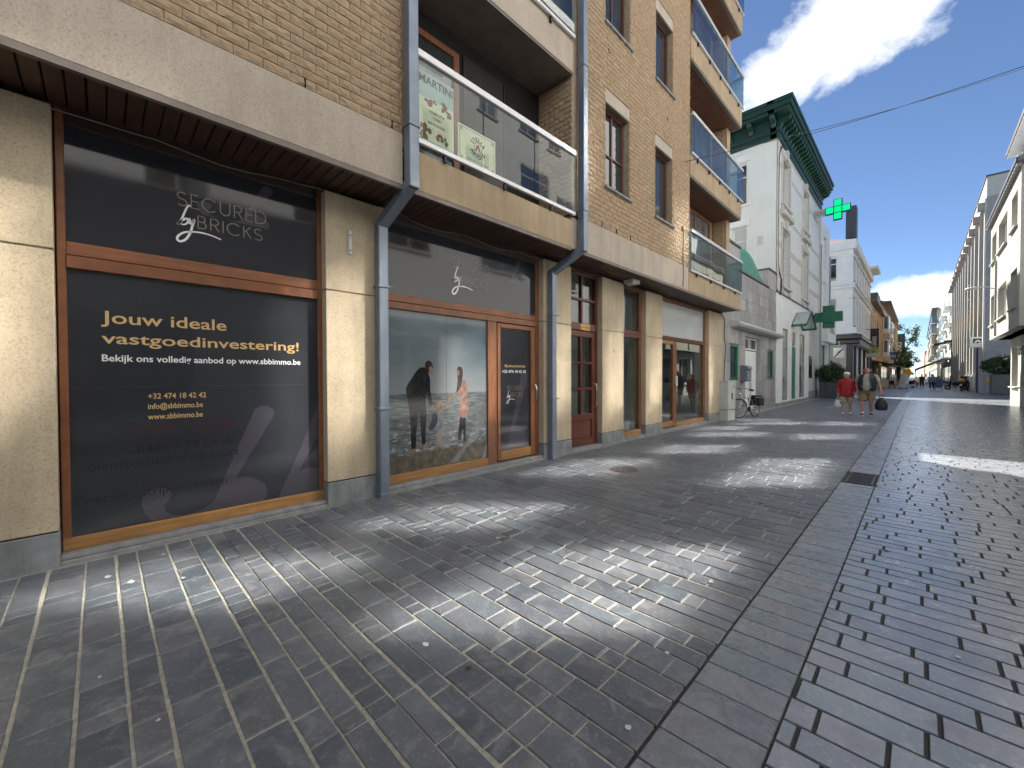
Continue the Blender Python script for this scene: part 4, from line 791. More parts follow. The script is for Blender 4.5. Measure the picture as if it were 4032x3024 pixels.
for o in (ops[0], ops[2]): window(AN, AF, o[0]+.01, o[1]-.01, o[2]+.01, o[3]-.01, -.02, M_GREEN2, M_DARKPANE, .09, thick=.1)
dr = box('white_door', (AX-.22,19.02,.05),(AX-.16,21.18,2.62), M_WHITE_W, AN); box('door_seam', (AX-.161,20.09,.1),(AX-.158,20.11,2.6), M_GREY, dr)
for y in (20.0,20.2): MB().tube([(AX-.16,y,.9),(AX-.10,y,.9),(AX-.10,y,1.9),(AX-.16,y,1.9)], .016, 6).build('door_pull', M_STEEL, dr)
window(AN, AF, 19.02, 21.18, 2.66, 3.19, -.14, M_WHITE_W, M_DARKPANE, .06, mull=(20.1,), name='door_fanlight'); box('threshold', (AX-.4,19.0,-.02),(AX+.02,21.2,.05), M_SILL, AN)
ml = thing('mailbox', 'rounded grey mailbox mounted on the stone wall above the bicycle', 'mailbox', (AX,18.58,1.3))
MB().prism([(0,1.31),(.22,1.31),(.24,1.34),(.24,1.76),(.30,1.80),(.30,1.86),(.25,1.93),(.12,1.96),(0,1.96)], lambda n, z, u: Vector((AX+n,u,z)), 18.30, 18.86).build('body', M_MAILB, ml, smooth=True, bev=.01); box('door_plate', (AX+.24,18.36,1.37),(AX+.246,18.80,1.72), M_SILVER, ml, bev=.002); box('lock', (AX+.246,18.56,1.6),(AX+.252,18.60,1.64), M_BLKM, ml)
# ------------------------------------------------------------------ pharmacy building with the green cornice
M_PHGLASS = film('pharmacy_display_glass', (.20,.235,.215), .06, var=.5)  # pale reflection and interior put into the pane colour
PH = thing('pharmacy_building', 'tall white brick building with a dark green bracketed cornice', 'building', (-7,31,0)); PF_ = L(AX)
up = [(25.1,26.75,10.6,12.9),(30.4,32.0,10.6,12.9),(25.1,26.75,6.35,9.2),(30.4,32.0,6.35,9.2)]
lo = [(25.4,26.75,.22,4.08),(27.6,28.85,.22,4.08),(29.7,31.4,.22,4.08)]
mb = MB(); open_wall(mb, PF_, 24.1, 36.6, 5.9, 13.3, up, .3); mb.build('brick_front', M_GBRICK, PH)
mb = MB(); open_wall(mb, L(AX+.0), 24.1, 32.6, 0, 5.78, lo, .55); mb.add([PF_(32.6,0),PF_(36.6,0),PF_(36.6,5.9),PF_(32.6,5.9)], [(0,1,2,3)], 1); mb.add([PF_(24.1,13.3),PF_(36.6,13.3),PF_(36.6,14.5),PF_(24.1,14.5)], [(0,1,2,3)]); mb.box((-12.55,24.35,4.7),(AX-.56,36.6,14.45)); mb.box((-12.55,24.35,0),(AX-3.3,36.6,4.7)); mb.box((AX-3.3,32.65,0),(AX-.56,36.6,4.7)); mb.box((AX-3.3,24.32,0),(AX-.3,24.45,4.7)); mb.build('front_wall', [M_WHITE_W, M_LSTONE], PH)
fs = facing(24.1); so = [(-7.1,-6.5,10.6,12.75),(-7.2,-6.5,7.6,9.4)]; mb = MB(); open_wall(mb, fs, -12.6, AX, 0, 14.5, so, .2); mb.build('side_wall', M_SIDEW, PH)
for k, o in enumerate(so):
    w_ = window(PH, fs, *o, -.12, M_WHITE_W, M_DARKPANE if k == 0 else M_LGREY, .07, trans=(o[3]-.7,), name='side_window'); fbox(MB(),fs,o[0]-.12,o[1]+.12,o[3]+.05,o[3]+.35,-.02,.12).build('hood', M_WHITE_W, w_); fbox(MB(),fs,o[0]-.1,o[1]+.15,o[2]-.12,o[2]-.02,-.05,.12).build('sill', M_WHITE_W, w_)
fbox(MB(),fs,-6.0,-5.75,8.3,8.75,-.01,.02).build('vent_grille', M_LSTONE, PH)
for o in up:
    w_ = window(PH, PF_, *o, -.2, M_LSTONE, M_DARKPANE, .08, mull=((o[0]+o[1])/2,), trans=(o[3]-.6,), thick=.08)
    s_ = MB(); fbox(s_,PF_,o[0]-.16,o[0]-.01,o[2]-.1,o[3]+.05,-.03,.07); fbox(s_,PF_,o[1]+.01,o[1]+.16,o[2]-.1,o[3]+.05,-.03,.07); fbox(s_,PF_,o[0]-.16,o[1]+.16,o[3]+.05,o[3]+.3,-.03,.08); s_.prism([((o[0]+o[1])/2-.12,o[3]+.02),((o[0]+o[1])/2+.12,o[3]+.02),((o[0]+o[1])/2+.2,o[3]+.55),((o[0]+o[1])/2-.2,o[3]+.55)], PF_, -.02, .14); s_.build('surround', M_LSTONE, w_, bev=.01)
    s_ = MB(); fbox(s_,PF_,o[0]-.22,o[1]+.22,o[2]-.22,o[2]-.08,-.03,.16); fbox(s_,PF_,o[0]-.15,o[0]+.05,o[2]-.5,o[2]-.22,-.03,.11); fbox(s_,PF_,o[1]-.05,o[1]+.15,o[2]-.5,o[2]-.22,-.03,.11); s_.build('sill', M_LSTONE, w_, bev=.01)
    if o[2] < 8: s_ = MB(); fbox(s_,PF_,o[0]-.3,o[1]+.3,9.86,10.10,-.03,.22); s_.build('hood', M_LSTONE, w_, bev=.015)
for z0, z1 in ((8.15,8.45),(7.0,7.25),(9.9,10.1),(12.2,12.45),(13.28,13.5)):
    for a, b in ((24.1,24.92),(26.95,30.2),(32.2,36.6)): fbox(MB(),PF_,a,b,z0,z1,-.02,.012).build('stone_band', M_LSTONE, PH)
for a, b in ((24.1,24.35),(36.3,36.6)): fbox(MB(),PF_,a,b,5.9,13.3,-.02,.05).build('quoin_strip', M_LSTONE, PH)
fbox(MB(),PF_,24.1,32.6,5.78,5.84,-.3,.06).build('panel_flashing', M_SLATE, PH)
for a, b in ((24.08,25.41),(26.74,27.61),(28.84,29.71),(31.39,32.62)): fbox(MB(),PF_,a,b,.14,4.6,-.4,.03).build('white_pier', M_WHITE_W, PH, bev=.01)
fbox(MB(),PF_,24.05,32.6,-.02,.14,-.5,.10).build('base_step', M_SILL, PH)
for a, b in ((25.4,26.75),(29.7,31.4)): window(PH, PF_, a, b, .2, 4.08, -.02, M_GREY, M_PHGLASS, .04, name='display_window')
ds = window(PH, PF_, 27.6, 28.85, 3.2, 4.08, -.02, M_WHITE_W, M_DARKPANE, .05, name='door_fanlight'); fbox(MB(),PF_,27.62,28.83,.2,3.15,-.08,-.02).build('green_door', M_GREEN2, PH, bev=.01); box('shop_back', (AX-1.3,24.6,0),(AX-1.2,32.4,4.3), M_WHITE_W, PH); box('display_card', (AX-.8,25.6,2.4),(AX-.78,26.5,3.9), mat('orange_display', (.55,.30,.10), .6), PH); box('display_card', (AX-.8,29.9,1.8),(AX-.78,30.7,3.9), mat('orange_display_b', (.5,.32,.14), .6), PH)
fbox(MB(),PF_,32.76,33.7,1.4,2.86,-.01,.05).build('wall_screen', M_DARKPANE, PH, bev=.01); fbox(MB(),PF_,32.7,36.5,0,.55,-.01,.03).build('stone_plinth', M_BSTONE, PH)
# lower wing with the white box sign
wgm = MB(); open_wall(wgm, PF_, 36.6, 41.1, 0, 13.0, [(37.6,40.6,.2,3.9),(38.2,39.6,6.2,8.6),(38.2,39.6,9.6,12.0)], .35); wgm.box((-12.6,36.61,0),(AX-.36,41.1,13.0)); wgm.build('wing_wall', M_WHITE_W, PH)
for a in ((37.6,40.6,.2,3.9),(38.2,39.6,6.2,8.6),(38.2,39.6,9.6,12.0)): window(PH, PF_, *a, -.2, M_GREEN2 if a[2] < 1 else M_WHITE_W, M_DARKPANE, .1, mull=((a[0]+a[1])/2,))
fbox(MB(),PF_,37.1,41.1,4.05,6.0,.01,.45).build('fascia_box', M_WHITE_W, PH)
text('ING', L(AX+.45), 38.0, 4.72, .95, M_GREEN2, PH, name='shop_lettering', off=.03, n=.01, width=2.2)
for y, h in ((36.75,11),(41.0,11)): MB().tube([(AX+.06,y,0),(AX+.06,y,h)], .05, 8).build('rain_pipe', M_GREY, PH)
# cornice: street side and return on the side wall
def corn(fr, u0, u1, nb, m0):
    c = MB()
    for z0, z1, n in ((13.45,13.75,.10),(13.75,13.95,.16),(14.45,14.62,.62),(14.62,14.86,.72),(14.86,15.02,.78)): fbox(c, fr, u0-(n if m0 else 0), u1, z0, z1, -.3, n)
    o = c.build('cornice', M_GREEN, PH, bev=.02); fbox(MB(),fr,u0-(.06 if m0 else 0),u1,13.95,14.45,-.3,.06).build('frieze', M_GREEN, o)
    for i in range(nb):
        u = u0+.15+(u1-u0-.3)*i/(nb-1); b = MB(); b.prism([(0,13.95),(.14,13.98),(.20,14.15),(.52,14.28),(.55,14.45),(0,14.45)], lambda n, z, w, u=u: fr(u+w, z, n), -.11, .11); b.build('bracket', M_GREEN, o, bev=.02)
    if nb < 12:
        for i in range(40): fbox(MB(),fr,u0+.05+i*.1,u0+.11+i*.1,13.66,13.76,.1,.14).build('dentil', M_GREEN, o)
corn(PF_, 24.1, 36.7, 25, True); corn(FR((0,24.1,0),(-1,0,0),(0,0,1),(0,-1,0)), -AX+.0, -AX+7.4, 8, False)
mb = MB(); mb.add([(-4.5,23.4,15.02),(-4.5,37.2,15.02),(-13,37.2,15.02),(-13,23.4,15.02),(-8.8,27.5,16.3),(-8.8,33,16.3)], [(0,1,5,4),(1,2,5),(2,3,4,5),(3,0,4)]); mb.build('roof', M_TILE, PH)
for i in range(22): MB().tube([(-6.4-.27*i,23.75,15.08),(-6.6-.2*i,25.0,15.75)], .10, 6).build('roof_tile_row', M_TILE, PH)
MB().lathe([(.22,15),(.22,16.3),(.26,16.35),(.26,16.5),(.34,16.9),(.36,17.1),(.30,17.12)], (-5.4,32.5,0), 14).build('chimney_pot', M_ZINC, PH)
cable([(AX+.06,25.3,13.4),(AX+.08,24.6,13.2),(AX+.05,24.22,12.6),(AX+.04,24.2,9.0),(AX+.04,24.25,7.0),(AX+.06,24.9,6.5),(AX+.06,24.85,6.1),(AX+.06,24.6,5.7)], .03, 'black cable running down the corner of the white brick building')
# signs on the pharmacy
M_GREENM = mat('mid_green_sign', (.010,.12,.07), .35, var=.1)
def cross(name, label, Y, xc, zc, arm, wid, dep, mA, mB_=None, face=.02):
    t = thing(name, label, 'sign', (xc,Y,zc)); k, w = arm, wid
    P = [(-w,-k),(w,-k),(w,-w),(k,-w),(k,w),(w,w),(w,k),(-w,k),(-w,w),(-k,w),(-k,-w),(-w,-w)]; fr = FR((xc,Y,zc),(1,0,0),(0,0,1),(0,-1,0))
    MB().prism(P, fr, -dep/2, dep/2).build('case', mA, t, bev=.01)
    if mB_:
        e = .045; k2, w2 = k-e, w-e
        for s in ((-w2,w2,w+.01,k2),(-w2,w2,-k2,-w-.01),(-k2,-w-.01,-w2,w2),(w+.01,k2,-w2,w2),(-w2,w2,-w2,w2)): fbox(MB(), fr, s[0], s[1], s[2], s[3], dep/2, dep/2+face).build('led_panel', mB_, t)
    return t, fr
tc_, fc_ = cross('pharmacy_cross', 'bright lit green pharmacy cross on a grey arm high on the white building', 34.2, -3.87, 12.42, .66, .23, .24, M_GREEN, M_LED)
fbox(MB(), fc_, -1.25, -.66, -.24, .22, -.08, .08).build('arm', M_LGREY, tc_, bev=.02); fbox(MB(), fc_, -1.19, -.97, -.17, .15, .08, .1).build('arm_panel', M_GREY, tc_); fbox(MB(), fc_, -.94, -.72, -.17, .15, .08, .1).build('arm_panel', M_GREY, tc_)
for i in range(7): ribbon_ = fbox(MB(), fc_, -.16, .16, -.18+i*.055, -.172+i*.055, .141, .143).build('led_row', M_GREEN, tc_)
td_, fd_ = cross('pharmacy_cross', 'unlit dark green box-shaped pharmacy cross beside the glass canopy', 33.6, -4.22, 5.38, .72, .30, .46, M_GREENM); fbox(MB(), fd_, -.34, .34, -.34, .34, .23, .32).build('centre_block', M_GREENM, td_, bev=.02); fbox(MB(), fd_, -1.15, -.7, -.22, .22, -.12, .12).build('arm', M_GREEN, td_); fbox(MB(), fd_, -.34,.34,-.34,-.28,.30,.33).build('trim', M_GREEN2, td_)
cn = thing('glass_canopy', 'triangular glass canopy with a green frame over the pharmacy door', 'canopy', (-4.8,28,4.2))
YR, ZR, YE1, YE2, ZE, XE = 28.9, 5.22, 27.45, 30.5, 4.36, -4.42
for x in (AX+.05, XE): MB().tube([(x,YE1,ZE),(x,YR,ZR),(x,YE2,ZE)], .035, 6).build('end_frame', M_GREEN, cn)
for y, z, r_, m_ in ((YR,ZR,.03,M_GREEN),(YE1,ZE,.07,M_GREEN2),(YE2,ZE,.07,M_GREEN2)): MB().tube([(AX+.05,y,z),(XE,y,z)], r_, 6).build('beam', m_, cn)
for y in (YE1,YE2): MB().add([(AX+.05,y,ZE+.03),(XE,y,ZE+.03),(XE,YR,ZR+.03),(AX+.05,YR,ZR+.03)], [(0,1,2,3)]).build('glass_sheet', M_FROST, cn)
# ------------------------------------------------------------------ generic street houses
def house(name, label, side, X, y0, y1, h, depth, m, rows, cols, win, pm=M_DARKPANE, fm=M_WHITE_W, shop=None, roof=None, eave=None, rev=.22, mull=True, sides=True, sillm=M_LSTONE):
    t = thing(name, label, 'building', (X+side*depth/2,(y0+y1)/2,0)); fr = left(X) if side < 0 else right(X)
    ua, ub = (y0,y1) if side < 0 else (-y1,-y0); ops = []; w, hh = win; pitch = (ub-ua)/cols
    for z in rows:
        for i in range(cols): c = ua+pitch*(i+.5); ops.append((c-w/2,c+w/2,z,z+hh))
    if shop: ops += [(ua+.5,ub-.5,.35,shop)]
    mb = MB(); open_wall(mb, fr, ua, ub, 0, h, ops, rev); mb.box((X+side*(rev+.01),y0+(0 if sides else .25),0),(X+side*depth,y1,h))
    if sides: mb.add([(X,y0,0),(X+side*.3,y0,0),(X+side*.3,y0,h),(X,y0,h)], [(0,1,2,3)])
    mb.add([fr(ua,h),fr(ub,h),fr(ub,h,-rev-.02),fr(ua,h,-rev-.02)], [(0,1,2,3)]); mb.build('wall', m, t)
    for o in ops:
        big = shop and o[3] == shop
        window(t, fr, *o, -rev*.8, M_DKWOOD if big else fm, M_DARKPANE if big else pm, .07, mull=((ua+(ub-ua)*.33, ua+(ub-ua)*.66) if big else (((o[0]+o[1])/2,) if mull else ())), name='shop_window' if big else 'window', sill=None if big else (.1+rev*.8, sillm))
    if eave: fbox(MB(),fr,ua-.1,ub+.1,h-.05,h+.3,-.3,eave[0]).build('eave', eave[1], t, bev=.03)
    if roof:
        rm, rh = roof; xa, xb = X-side*.3, X+side*depth; zz = h+.25
        MB().add([(xa,y0-.1,zz),(xa,y1+.1,zz),((xa+xb)/2,y1+.1,zz+rh),((xa+xb)/2,y0-.1,zz+rh),(xb,y0-.1,zz),(xb,y1+.1,zz)], [(0,1,2,3),(3,2,5,4),(0,3,4),(1,5,2)]).build('roof', rm, t)
    return t, fr
# white corner building beyond the side street
L2, f2 = house('corner_building', 'white rendered corner building above a black carved shopfront', -1, -4.7, 52.2, 72.6, 14.2, 10, M_WHITE_W, (6.6,11.0), 7, (1.2,2.9), fm=M_WHITE_W, sides=False, pm=M_SKYPANE)
fs2 = facing(52.2); s2 = [(-7.2,-5.9,6.6,9.4),(-7.2,-5.9,11.0,13.6)]
mb = MB(); open_wall(mb, fs2, -14.7, -4.7, 5.6, 14.2, s2, .2); mb.build('side_wall', M_WHITE_W, L2)
for o in s2: window(L2, fs2, *o, -.1, M_WHITE_W, M_DARKPANE, .12, mull=(-6.7,), trans=(o[3]-.8,), name='side_window')
for z0, z1, n in ((5.7,6.3,.35),(10.2,10.5,.18),(10.5,10.65,.28),(13.3,13.45,.12),(14.0,14.9,.28)):
    fbox(MB(),fs2,-14.7,-4.7+n,z0,z1,-.02,n).build('string_course', M_WHITE_W, L2, bev=.03); fbox(MB(),f2,52.2,72.7,z0+.002,z1-.002,-.02,n).build('string_course', M_WHITE_W, L2, bev=.03)
fbox(MB(),f2,68,72.8,14.9,15.3,-.3,1.0).build('far_eave', M_WHITE_W, L2, bev=.05)
MB().add([(-4.6,52.1,14.9),(-4.6,68,14.9),(-15,68,14.9),(-15,52.1,14.9),(-9.8,57,17.2),(-9.8,64,17.2)], [(0,1,5,4),(1,2,5),(2,3,4,5),(3,0,4)]).build('roof', M_TILE, L2); box('chimney', (-5.6,55.2,14.5),(-4.75,56.6,19.2), mat('slate_clad_chimney', (.06,.062,.075), .5, var=.2), L2, bev=.03)
MB().box((-14.7,52.0,4.7),(-4.2,72.4,5.15)).box((-14.7,51.7,5.15),(-3.95,72.4,5.6)).build('shopfront_cornice', M_DKWOOD, L2, bev=.06); MB().box((-4.75,53,4.55),(-4.1,72,5.6)).build('sign_band', M_GREY, L2, bev=.05)
for x in (-4.75,-7.0,-9.0): MB().box((x-.38,52.05,0),(x+.1,52.6,4.7)).build('shopfront_pillar', M_DKWOOD, L2, bev=.04)
for y in (53.5,58,63,68,72): MB().box((-4.8,y,0),(-4.5,y+.5,4.7)).build('shopfront_pillar', M_DKWOOD, L2, bev=.04)
MB().box((-14.7,52.35,.0),(-4.75,52.45,4.7)).box((-4.95,52.4,0),(-4.85,72.4,4.7)).build('shopfront_glass', M_DARKPANE, L2)
pl2, _ = house('terrace_house', 'cream house with dark windows right behind the white corner building', -1, -4.7, 72.7, 83.4, 11.5, 10, M_BEIGE, (4.9,8.1), 3, (1.9,2.0), shop=3.4, eave=(.7,M_TRIM), roof=(M_SLATE,3.5))
or_, fo = house('terrace_house', 'narrow orange house with a grey dormer behind the cream house', -1, -4.7, 83.4, 95.7, 11.8, 10, M_ORANGE, (4.8,8.0), 2, (2.2,2.1), shop=3.3, eave=(.5,M_TRIM), roof=(M_SLATE,4.5))
box('dormer', (-6.2,85.5,11.9),(-4.7,92,14.6), M_SLATE, or_)
sv, fv = house('terrace_house', 'salmon house with white bay windows carrying the vertical name sign', -1, -4.7, 95.7, 133, 14.2, 10, M_SALMON, (5.2,9.4), 6, (2.2,2.6), shop=3.4, eave=(1.2,M_TRIM), roof=(M_SLATE,3), pm=M_SKYPANE)
for z in (5.0,9.2):
    for y in (99,112): MB().box((-4.7,y,z),(-3.9,y+5,z+3.2)).build('bay', M_WHITE_W, sv, bev=.05); MB().box((-3.92,y+.3,z+.8),(-3.88,y+4.7,z+2.9)).build('bay_glass', M_SKYPANE, sv); MB().box((-4.5,y-.02,z+.8),(-4.05,y+.02,z+2.9)).build('bay_glass', M_SKYPANE, sv); MB().box((-4.8,y-.3,z-.9),(-3.8,y+5.3,z)).build('bay_base', M_TAN, sv)
house('terrace_house', 'tan far house with a mint gable on the left of the street', -1, -4.9, 133, 172, 15.5, 10, M_TAN, (5.5,9.5), 6, (2.6,2.6), shop=3.6, eave=(.8,M_SALMON), roof=(M_MINT,3)); house('terrace_house', 'pale far block closing the left side of the street', -1, -5.5, 172, 420, 15, 12, M_FACE, (5,9,12), 14, (5,2), shop=3.6)
# ------------------------------------------------------------------ right side: cream house with the oriel, then the finned block
R1 = thing('oriel_house', 'pale rendered house with a projecting upper storey at the right edge', 'building', (6,30,0)); ro = right(2.79)
uw = [(-34.95,-33.2,4.25,5.85),(-32.1,-29.3,4.3,5.9),(-28.1,-26.4,4.35,5.95),(-34.8,-33.0,7.6,9.1),(-32.2,-29.3,7.65,9.1),(-28.1,-26.5,7.7,9.15)]
mb = MB(); open_wall(mb, ro, -35.35, -25.75, 3.5, 9.85, uw, .28); mb.box((3.08,25.75,3.5),(11,35.35,9.85)); mb.add([(2.79,25.75,3.5),(3.1,25.75,3.5),(3.1,25.75,9.85),(2.79,25.75,9.85)], [(0,1,2,3)]); mb.add([(2.79,25.75,3.5),(2.79,35.35,3.5),(11,35.35,3.5),(11,25.75,3.5)], [(0,1,2,3)]); mb.add([(2.79,35.35,3.5),(3.1,35.35,3.5),(3.1,35.35,9.85),(2.79,35.35,9.85)], [(3,2,1,0)]); mb.build('upper_wall', M_FACE, R1)
for o in uw: window(R1, ro, *o, -.2, M_WHITE_W, M_MIRROR, .07, mull=((o[0]+o[1])/2,), thick=.06, sill=(.3,M_LSTONE))
lo1 = [(-34.6,-32.6,.95,3.0),(-31.8,-26.5,.95,3.0)]; mb = MB(); open_wall(mb, right(3.53), -35.0, -25.75, 0, 3.5, lo1, .25); mb.box((3.8,25.75,0),(11,35.0,3.5)); mb.add([(3.53,35,0),(3.9,35,0),(3.9,35,3.5),(3.53,35,3.5)], [(3,2,1,0)]); mb.build('lower_wall', M_FACE, R1)
for o in lo1: window(R1, right(3.53), *o, -.18, M_WHITE_W, M_DARKPANE, .08, mull=((o[0]+o[1])/2,), name='shop_window', sill=(.3,M_LSTONE))
MB().box((2.60,25.3,9.85),(3.2,35.45,10.1)).build('gutter', M_SLATE, R1, bev=.05); y = 25.5
while y < 35.6: box('eave_panel', (2.64,y,9.80),(2.785,y+.32,9.849), M_GREY, R1); y += .42
MB().add([(2.7,25.4,10.1),(2.7,35.4,10.1),(6.5,35.4,12.4),(6.5,25.4,12.4),(11,25.4,10.1),(11,35.4,10.1)], [(3,2,1,0),(4,5,2,3),(0,4,3),(1,2,5)]).build('roof', M_SLATE, R1)
MB().box((3.45,26.0,10.0),(7,31.6,12.35)).build('dormer', M_WHITE_W, R1); MB().box((3.0,25.6,12.35),(7.4,32.1,12.55)).build('dormer_roof', M_WHITE_W, R1); box('dormer_edge', (2.97,25.6,12.4),(3.0,32.1,12.6), M_TRIM, R1)
MB().tube([(2.74,32.5,3.55),(2.74,32.5,7.4)], .04, 6).build('rain_pipe', M_GREY, R1)
MB().tube([(2.74,33.0,6.05),(2.4,32.8,6.2),(2.1,32.65,6.15)], .03, 6).build('lamp_arm', M_GREY, R1); MB().ball((1.95,32.6,6.13), (.26,.14,.08), 12, 6).build('street_lantern', M_LGREY, R1, smooth=True)
R2 = thing('finned_block', 'long grey stone block with tall white vertical fins on the right', 'building', (10,80,0)); mb = MB(); mb.box((4.5,54.9,0),(16,108,17.15)); mb.build('wall', M_GREY, R2)
MB().box((4.05,54.9,17.2),(16,108,18.9)).build('parapet', M_FIN, R2); box('parapet_cap', (3.98,54.85,18.9),(16,108,19.05), M_SLATE, R2); box('near_side', (4.02,54.84,0),(16,54.898,17.2), M_GREY, R2)
finY = [55.7,60.2,64.8,68.7,72.9,77.2,81.2,85.1,89.4,93.6,98.2,102.5,106.5]
for i, y in enumerate(finY):
    MB().box((3.98,y-.28,1.6),(4.6,y+.28,17.2)).build('fin', M_FIN, R2, bev=.02); MB().box((3.9,y-.5,0),(4.62,y+.5,1.6)).build('fin_base', M_LSTONE, R2); box('parapet_lamp', (3.55,y-.25,16.2),(3.98,y+.25,16.9), M_GREY, R2)
    if i < len(finY)-1:
        y2 = finY[i+1]; box('spandrel', (4.25,y+.28,7.2),(4.52,y2-.28,9.0), M_BROWNP, R2); box('spandrel', (4.25,y+.28,15.2),(4.52,y2-.28,17.2), M_BROWNP, R2)
        for z0, z1 in ((2.0,7.2),(9.0,15.2)): window(R2, right(4.49), -y2+.29, -y-.29, z0, z1, .03, M_BLKM, M_DARKPANE, .08, mull=((-y-y2)/2,))
box('taller_part', (6,72,18.9),(14,80,22), M_FACE, R2); box('taller_part', (4.6,86,18.9),(14,92,21), M_GREY, R2)
R3, f3 = house('balcony_block', 'white apartment block with glazed balconies behind the finned block', 1, 4.2, 108, 165, 20.3, 12, M_WHITE_W, (5,8.2,11.4,14.6,17.4), 7, (4.5,2.2), shop=3.6, pm=M_SKYPANE)
for z in (4.7,7.9,11.1,14.3):
    for y in (112,130,148): MB().box((3.2,y,z),(4.2,y+9,z+.35)).build('balcony_slab', M_WHITE_W, R3); MB().box((3.18,y,z+.35),(3.22,y+9,z+1.5)).build('balcony_glass', M_BALC, R3)
R4, f4 = house('bay_block', 'tall cream apartment block with rounded bays far on the right', 1, 3.6, 170, 300, 21, 12, M_FACE, (5,8.2,11.4,14.6,17.6), 9, (5,2.2), shop=3.8, pm=M_SKYPANE, eave=(1.2,M_SLATE))
for z in (7.6,10.8,14,17):
    for y in (172,200,230): MB().box((2.4,y,z),(3.6,y+12,z+2.4)).build('bay', M_FACE if z < 12 else M_SKYPANE, R4); MB().box((2.2,y-.5,z-.3),(3.6,y+12.5,z)).build('bay_floor', M_WHITE_W, R4)
house('far_block', 'hazy pale block closing the far right end of the street', 1, 3.9, 300, 520, 19, 12, M_CREAM, (5,8,11,14), 12, (6,2.2), shop=3.6); house('far_block', 'brownish block just beyond the bay windows on the right', 1, 3.2, 520, 800, 24, 12, M_SALMON, (5,9,13,17), 10, (8,3))
# ------------------------------------------------------------------ opposite the shops (outside the frame, seen in the glass; its height and windows are set to throw the sun back)
M_R0 = mat('bright_white_render', (.80,.80,.80), .8, var=.04, scale=1.)
R0X = 3.9
R0 = thing('opposite_building', 'cream apartment building across the street reflected in the shop windows', 'building', (8,5,0)); r0 = right(R0X); wins = []
def W0(y, z, w, h): wins.append((-(y+w/2), -(y-w/2), z, z+h))
for y, z, w, h in ((1.5,6.4,1.4,1.9),(5.0,6.4,1.4,1.9),(8.45,6.4,1.9,1.9),(13.4,6.4,2.8,1.5),(18.6,6.4,1.5,1.7),(22.6,6.4,1.6,1.7),(2.5,9.1,1.3,1.9),(6.5,9.0,1.2,1.4),(8.65,9.2,1.25,1.8),(10.6,8.8,1.3,1.7),(14.0,9.4,2.0,1.5),(16.3,8.6,1.5,1.6),(19.4,8.7,1.2,2.0),(21.2,9.6,1.4,1.5),(22.9,8.4,1.2,2.2),(24.5,9.3,1.1,1.7),
                   (5.6,12.3,1.1,1.8),(8.3,12.5,1.3,1.9),(11.15,12.1,1.0,2.1),(13.6,12.3,1.2,1.5),(15.35,12.2,.9,1.7),(17.45,12.1,.9,1.9),(19.4,12.1,.8,1.7),(22.9,12.0,1.3,1.9),(3.5,15.2,1.2,1.5),(9.6,16.0,1.0,1.4),(14.5,15.3,1.2,1.5),(19.2,15.3,1.2,1.5)): W0(y, z, w, h)
mb = MB(); open_wall(mb, r0, -25.7, 14, 3.9, 18.2, wins, .10); mb.box((4.02,-14,3.9),(14,25.7,18.2)); mb.build('wall', M_R0, R0)
for o in wins: window(R0, r0, o[0], o[1], o[2], o[3], -.02, M_WHITE_W, M_MIRROR, .06, mull=((o[0]+o[1])/2,), trans=(o[3]-.5,), thick=.05, sill=(.08,M_LSTONE))
ws = [(-u-2.9,-u,.5,3.2) for u in (-13,-9,-5,-1,3,7,11,15,19,22.5)]; mb = MB(); open_wall(mb, right(R0X+.1), -25.7, 14, 0, 3.9, ws, .2); mb.box((4.3,-14,0),(14,25.7,3.9)); mb.build('shop_wall', M_WHITE_W, R0)
for o in ws: window(R0, right(R0X+.1), *o, -.1, M_WHITE_W, M_DARKPANE, .08, mull=((o[0]+o[1])/2,), name='shop_window')
MB().box((3.6,-14,3.75),(4.05,25.7,4.05)).build('string_course', M_WHITE_W, R0); MB().box((3.5,-14,18.2),(14,25.7,18.6)).build('roof', M_SLATE, R0)
# blocks behind the left row (unseen, added to shape the sun coming down the side street)
tag(MB().box((-40,42,0),(-15,70,13)).build('back_block', M_GREY), 'plain unseen block added behind the left side street to shape the sun', 'building')
# ------------------------------------------------------------------ things in the street
cb = thing('utility_cabinet', 'pale grey street cabinet with a black handle beside the last pillar', 'cabinet', (-4.7,15.4,0))
def cab(x0, x1, y0, y1): return (x0,y0), (x1,y1)
MB().box((-4.90,14.98,0),(-4.58,15.72,.36)).build('base', M_LGREY, cb, bev=.015, seg=2); MB().box((-4.91,14.96,.375),(-4.57,15.74,1.33)).build('body', M_LGREY, cb, bev=.015, seg=2); MB().box((-4.93,14.94,1.33),(-4.55,15.76,1.365)).build('lid', M_LGREY, cb, bev=.01)
box('door', (-4.57,15.02,.40),(-4.562,15.68,1.30), M_LGREY, cb, bev=.004); box('handle', (-4.562,15.28,.72),(-4.548,15.36,.95), M_BLACK, cb, bev=.006); box('gap', (-4.90,14.975,.36),(-4.58,15.725,.375), M_DARKGAP, cb); box('label_plate', (-4.562,15.42,1.12),(-4.559,15.60,1.22), M_GREY, cb); box('side_seam', (-4.85,14.956,.42),(-4.63,14.9605,1.29), M_LGREY, cb, bev=.003)
